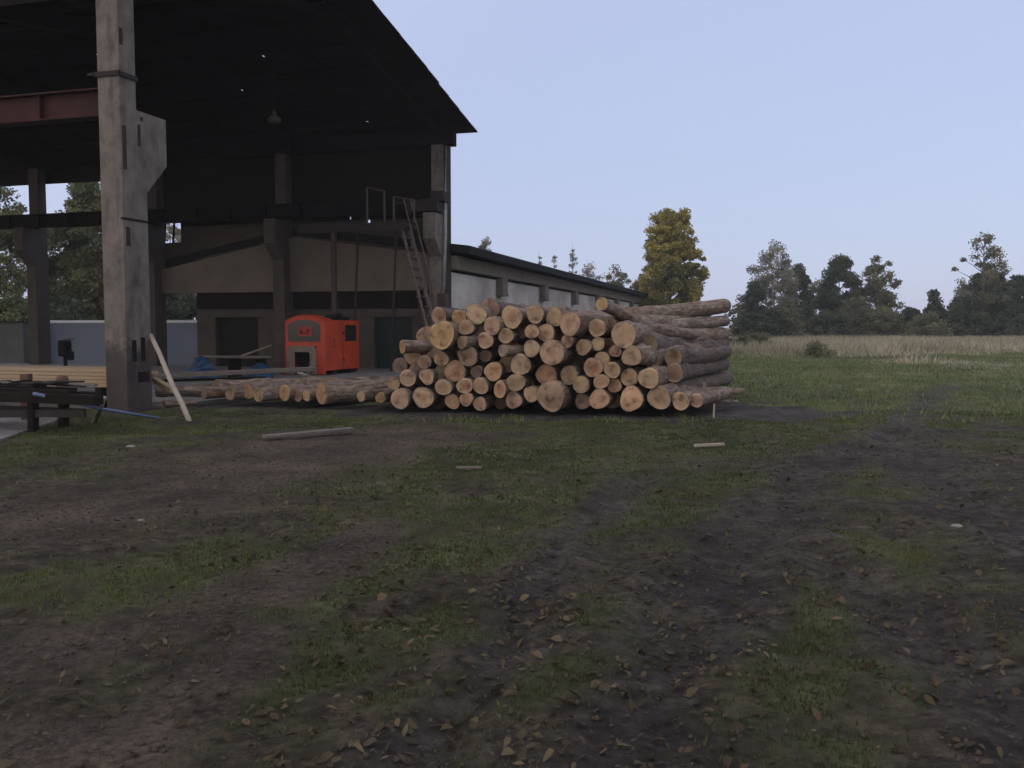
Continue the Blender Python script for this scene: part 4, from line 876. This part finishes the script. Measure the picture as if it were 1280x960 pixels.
def tree(name, label, px, D, ytop, wpx, shape, leaf, n=60, per=70, ls=.30, z0f=.18, cl=.75, base=None, bark='trunk', group='trees around the yard', px_off=0, cat='tree'):
    if cat == 'bush' and shape == 'round': shape = 'mound'
    top = P(px, ytop, D); bz = float(gz(top.x, D)) if base is None else base
    hgt = top.z - bz; rad = wpx / 2 * D / F; sd = int(px * 7 + D)
    root = thing(name, label, cat, (top.x, D, bz), random.uniform(0, 6.28), group)
    n = int(n * 1.5); cl = cl * .85
    pts, rg = crown_points(n, hgt * .985, hgt * z0f, rad, shape, sd)
    # trunk and limbs
    tb = MB(); lean = rg.uniform(-.03, .03, 2) * hgt; tr = max(.05, hgt * .013)
    def axis_pt(z): f_ = z / hgt; return Vector((lean[0] * f_ + .06 * math.sin(f_ * 7 + sd), lean[1] * f_, z))
    tb.tube([axis_pt(hgt * k_ / 6 * .96) + Vector((0, 0, -.3 if k_ == 0 else 0)) for k_ in range(7)], [tr * (1.25 if k_ == 0 else 1 - .155 * k_) for k_ in range(7)], 7)
    for p_ in pts[:: max(1, len(pts) // 26)]:
        p_ = Vector(p_); s_ = axis_pt(max(hgt * .08, p_.z - .55 * (p_ - axis_pt(p_.z)).length - .3)); mid = s_.lerp(p_, .5) + Vector((0, 0, .12))
        tb.tube([s_, mid, p_], [tr * .38, tr * .24, tr * .08], 5, False)
    tb.build('trunk', M[bark], root)
    per = int(per * (1.7 if leaf in ('leaf_pale', 'leaf_olive') else 2.4)); ls = ls * .72; N = len(pts) * per; ctr = np.repeat(pts, per, 0); cs = np.repeat(rg.uniform(.55, 1.25, len(pts)), per) * cl
    d_ = rg.normal(0, 1, (N, 3)); d_ /= np.linalg.norm(d_, axis=1)[:, None]; c = ctr + d_ * (cs * rg.random(N) ** .6)[:, None] * np.array([1, 1, .75])
    keep = c[:, 2] > .05; c = c[keep]; N = len(c)
    u = rg.normal(0, 1, (N, 3)); u /= np.linalg.norm(u, axis=1)[:, None]; w = np.cross(u, rg.normal(0, 1, (N, 3))); w /= np.linalg.norm(w, axis=1)[:, None]
    s_ = ls * rg.uniform(.5, 1.2, N)[:, None] / 2; v = np.stack([c - u * s_ * 1.3, c - w * s_ * .8, c + u * s_ * 1.3, c + w * s_ * .8], 1).reshape(-1, 3)
    vary = np.repeat(np.clip(np.repeat(rg.random(len(pts)), per)[keep] * .6 + .4 * rg.random(N), 0, 1), 4)
    npmesh('crown', v, np.arange(N * 4).reshape(N, 4), M[leaf], root, vary); return root
# right of the low building
tree('birch_tree', 'tall yellow green autumn birch behind the right end of the log pile', 840, 82, 261, 78, 'column', 'leaf_birch', 420, 55, .27, .03, .62, bark='trunk_birch')
tree('birch_tree', 'low olive tree beside the tall birch, just past the brick building end', 806, 92, 345, 40, 'oval', 'leaf_olive', 40, 70, .3, .05, .8)
tree('olive_tree', 'round pale olive treetop over the far end of the brick roof', 768, 105, 328, 40, 'oval', 'leaf_olive', 40, 55, .3, .2, .8)
tree('olive_tree', 'grey thin treetop over the brick roof left of the olive one', 735, 115, 324, 38, 'oval', 'leaf_pale', 30, 34, .3, .3, .9)
tree('olive_tree', 'small pale treetop showing over the brick roof near the hall', 606, 90, 297, 26, 'oval', 'leaf_pale', 22, 40, .28, .4, .6)
gF = 'far thin pines over the brick roof'
for px, yt, w_, lab in ((676, 309, 10, 'leftmost of three far thin pines above the brick roof'), (693, 313, 8, 'shortest middle one of three far thin pines above the brick roof'), (717, 299, 13, 'tallest of three far thin pines above the brick roof')):
    tree('pine_tree', lab, px, 190, yt, w_, 'cone', 'leaf_pale', 20, 20, .5, .45, .8, group=gF)
gG = 'trees along the far edge of the field'
tree('shrub', 'dark green bush at the pile right end, below the pale tree', 945, 95, 352, 50, 'round', 'leaf_dark', 60, 60, .32, .02, .9, group=gG, cat='bush')
tree('willow_tree', 'pale grey thinning tree, leftmost tall tree beyond the field', 968, 100, 303, 62, 'egg', 'leaf_pale', 90, 75, .28, .12, .9, bark='trunk_birch', group=gG)
tree('dark_tree', 'dark narrow tree right behind the pale grey tree', 998, 108, 332, 40, 'oval', 'leaf_dark', 60, 70, .34, .02, .9, group=gG)
tree('dark_tree', 'dark green tall tree in the middle of the far group', 1052, 108, 316, 54, 'egg', 'leaf_dark', 100, 80, .34, .02, .9, group=gG)
tree('willow_tree', 'olive grey gapped tree right of the dark middle tree', 1096, 106, 316, 62, 'oval', 'leaf_olive', 60, 56, .32, .12, .8, group=gG)
tree('dark_tree', 'dark low tree filling under the olive grey gapped tree', 1088, 112, 352, 60, 'round', 'leaf_dark', 60, 70, .36, .02, 1., group=gG)
tree('shrub', 'brownish bush between the pale and the dark middle tree', 1022, 112, 352, 44, 'oval', 'leaf_olive', 50, 60, .34, .02, .9, group=gG, cat='bush')
for px, yt, w_, lf, lab in ((1140, 384, 54, 'leaf_dark', 'low dark bush left of the small spruce'), (1168, 362, 30, 'leaf_dark', 'small pointed spruce among the low bushes'), (1200, 362, 50, 'leaf_olive', 'olive bush right of the small spruce'), (1180, 388, 70, 'leaf_dark', 'wide low dark bush below the small spruce'), (1118, 396, 44, 'leaf_dark', 'lowest dark bush at the right foot of the far group')):
    tree('shrub', lab, px, 102 + (px % 7), yt, w_, 'cone' if 'spruce' in lab else 'round', lf, 50, 60, .34, .02, .9, group=gG, cat='bush')
tree('pine_tree', 'tall airy pine with an open top near the right edge', 1230, 98, 288, 58, 'egg', 'leaf_olive', 34, 44, .30, .35, .75, group=gG)
tree('dark_tree', 'dark broad tree under the airy pine', 1238, 100, 332, 66, 'egg', 'leaf_dark', 100, 80, .34, .02, .9, group=gG)
tree('dark_tree', 'dark tree cut by the right edge of the picture', 1275, 104, 345, 60, 'egg', 'leaf_dark', 80, 80, .34, .02, .9, group=gG)
for px, yt, w_, lab in ((1215, 376, 70, 'wide dark bush left under the airy pine'), (1265, 380, 80, 'wide dark bush at the right edge under the cut tree'), (1320, 360, 90, 'dark bush beyond the right edge')):
    tree('shrub', lab, px, 99, yt, w_, 'round', 'leaf_dark', 60, 70, .36, .02, 1., group=gG, cat='bush')
tree('shrub', 'low dark weedy bush standing alone in the field', 1022, 48, 429, 46, 'round', 'leaf_olive', 22, 26, .16, .0, .5, group=gG, cat='bush')
tree('shrub', 'low weedy bush at the field edge by the pile right end', 940, 60, 418, 90, 'round', 'leaf_olive', 40, 60, .18, .0, .5, group=gG, cat='bush')
for px, yt, w_, lf, lab in ((928, 372, 40, 'leaf_olive', 'low olive bush beside the pile right end under the dark bush'), (960, 384, 56, 'leaf_dark', 'low dark bush at the foot of the pale grey tree'), (985, 378, 40, 'leaf_olive', 'olive bush low between the pale grey and dark narrow trees'),
        (1040, 388, 60, 'leaf_dark', 'low dark bush at the foot of the dark middle tree'), (1068, 372, 44, 'leaf_olive', 'olive bush right of the dark middle tree foot'), (1106, 384, 50, 'leaf_olive', 'olive bush at the foot of the gapped tree'), (1160, 392, 60, 'leaf_olive', 'low olive bush left below the small spruce'), (1238, 392, 70, 'leaf_olive', 'olive bush in front of the dark broad tree')):
    tree('shrub', lab, px, 97 + (px % 5), yt, w_, 'round', lf, 40, 50, .32, .0, .9, group=gG, cat='bush')
# behind the hall, left
gH = 'trees behind the hall'
tree('dark_tree', 'big dark green tree behind the hall between the columns', 108, 62, 222, 110, 'egg', 'leaf_green', 190, 95, .30, .06, .95, base=-.5, group=gH)
tree('birch_tree', 'drooping birch at the left edge behind the hall', -6, 58, 232, 84, 'oval', 'leaf_green', 70, 60, .26, .15, .8, base=-.5, bark='trunk_birch', group=gH)
tree('dark_tree', 'dark tree behind the container right of the near column', 205, 64, 330, 110, 'round', 'leaf_dark', 90, 90, .32, .02, .95, base=-.5, group=gH)
tree('shrub', 'green bushes behind the grey shed at the left edge', 10, 52, 372, 90, 'round', 'leaf_green', 60, 80, .26, .0, .8, base=-.5, group=gH, cat='bush')
tree('shrub', 'dark bushes just behind the pale container', 75, 56, 376, 80, 'round', 'leaf_dark', 60, 80, .28, .0, .8, base=-.5, group=gH, cat='bush')
tree('olive_tree', 'pale tree glimpsed through the gap in the board wall', 214, 75, 262, 70, 'round', 'leaf_pale', 50, 60, .35, .3, .9, base=-.5, group=gH)

# ---------------------------------------------------------------- evening air
hz = MB().box((-720, -40, -2.2), (720, 920, 24)).build('haze', bpy.data.materials.new('evening_haze')); hz['kind'] = 'stuff'
hm = hz.data.materials[0]; hm.use_nodes = True; hn = hm.node_tree.nodes; hn.remove(hn['Principled BSDF'])
pv = hn.new('ShaderNodeVolumePrincipled'); pv.inputs['Color'].default_value = (.9, .9, .93, 1); pv.inputs['Density'].default_value = .00045
hm.node_tree.links.new(pv.outputs[0], hn['Material Output'].inputs['Volume'])
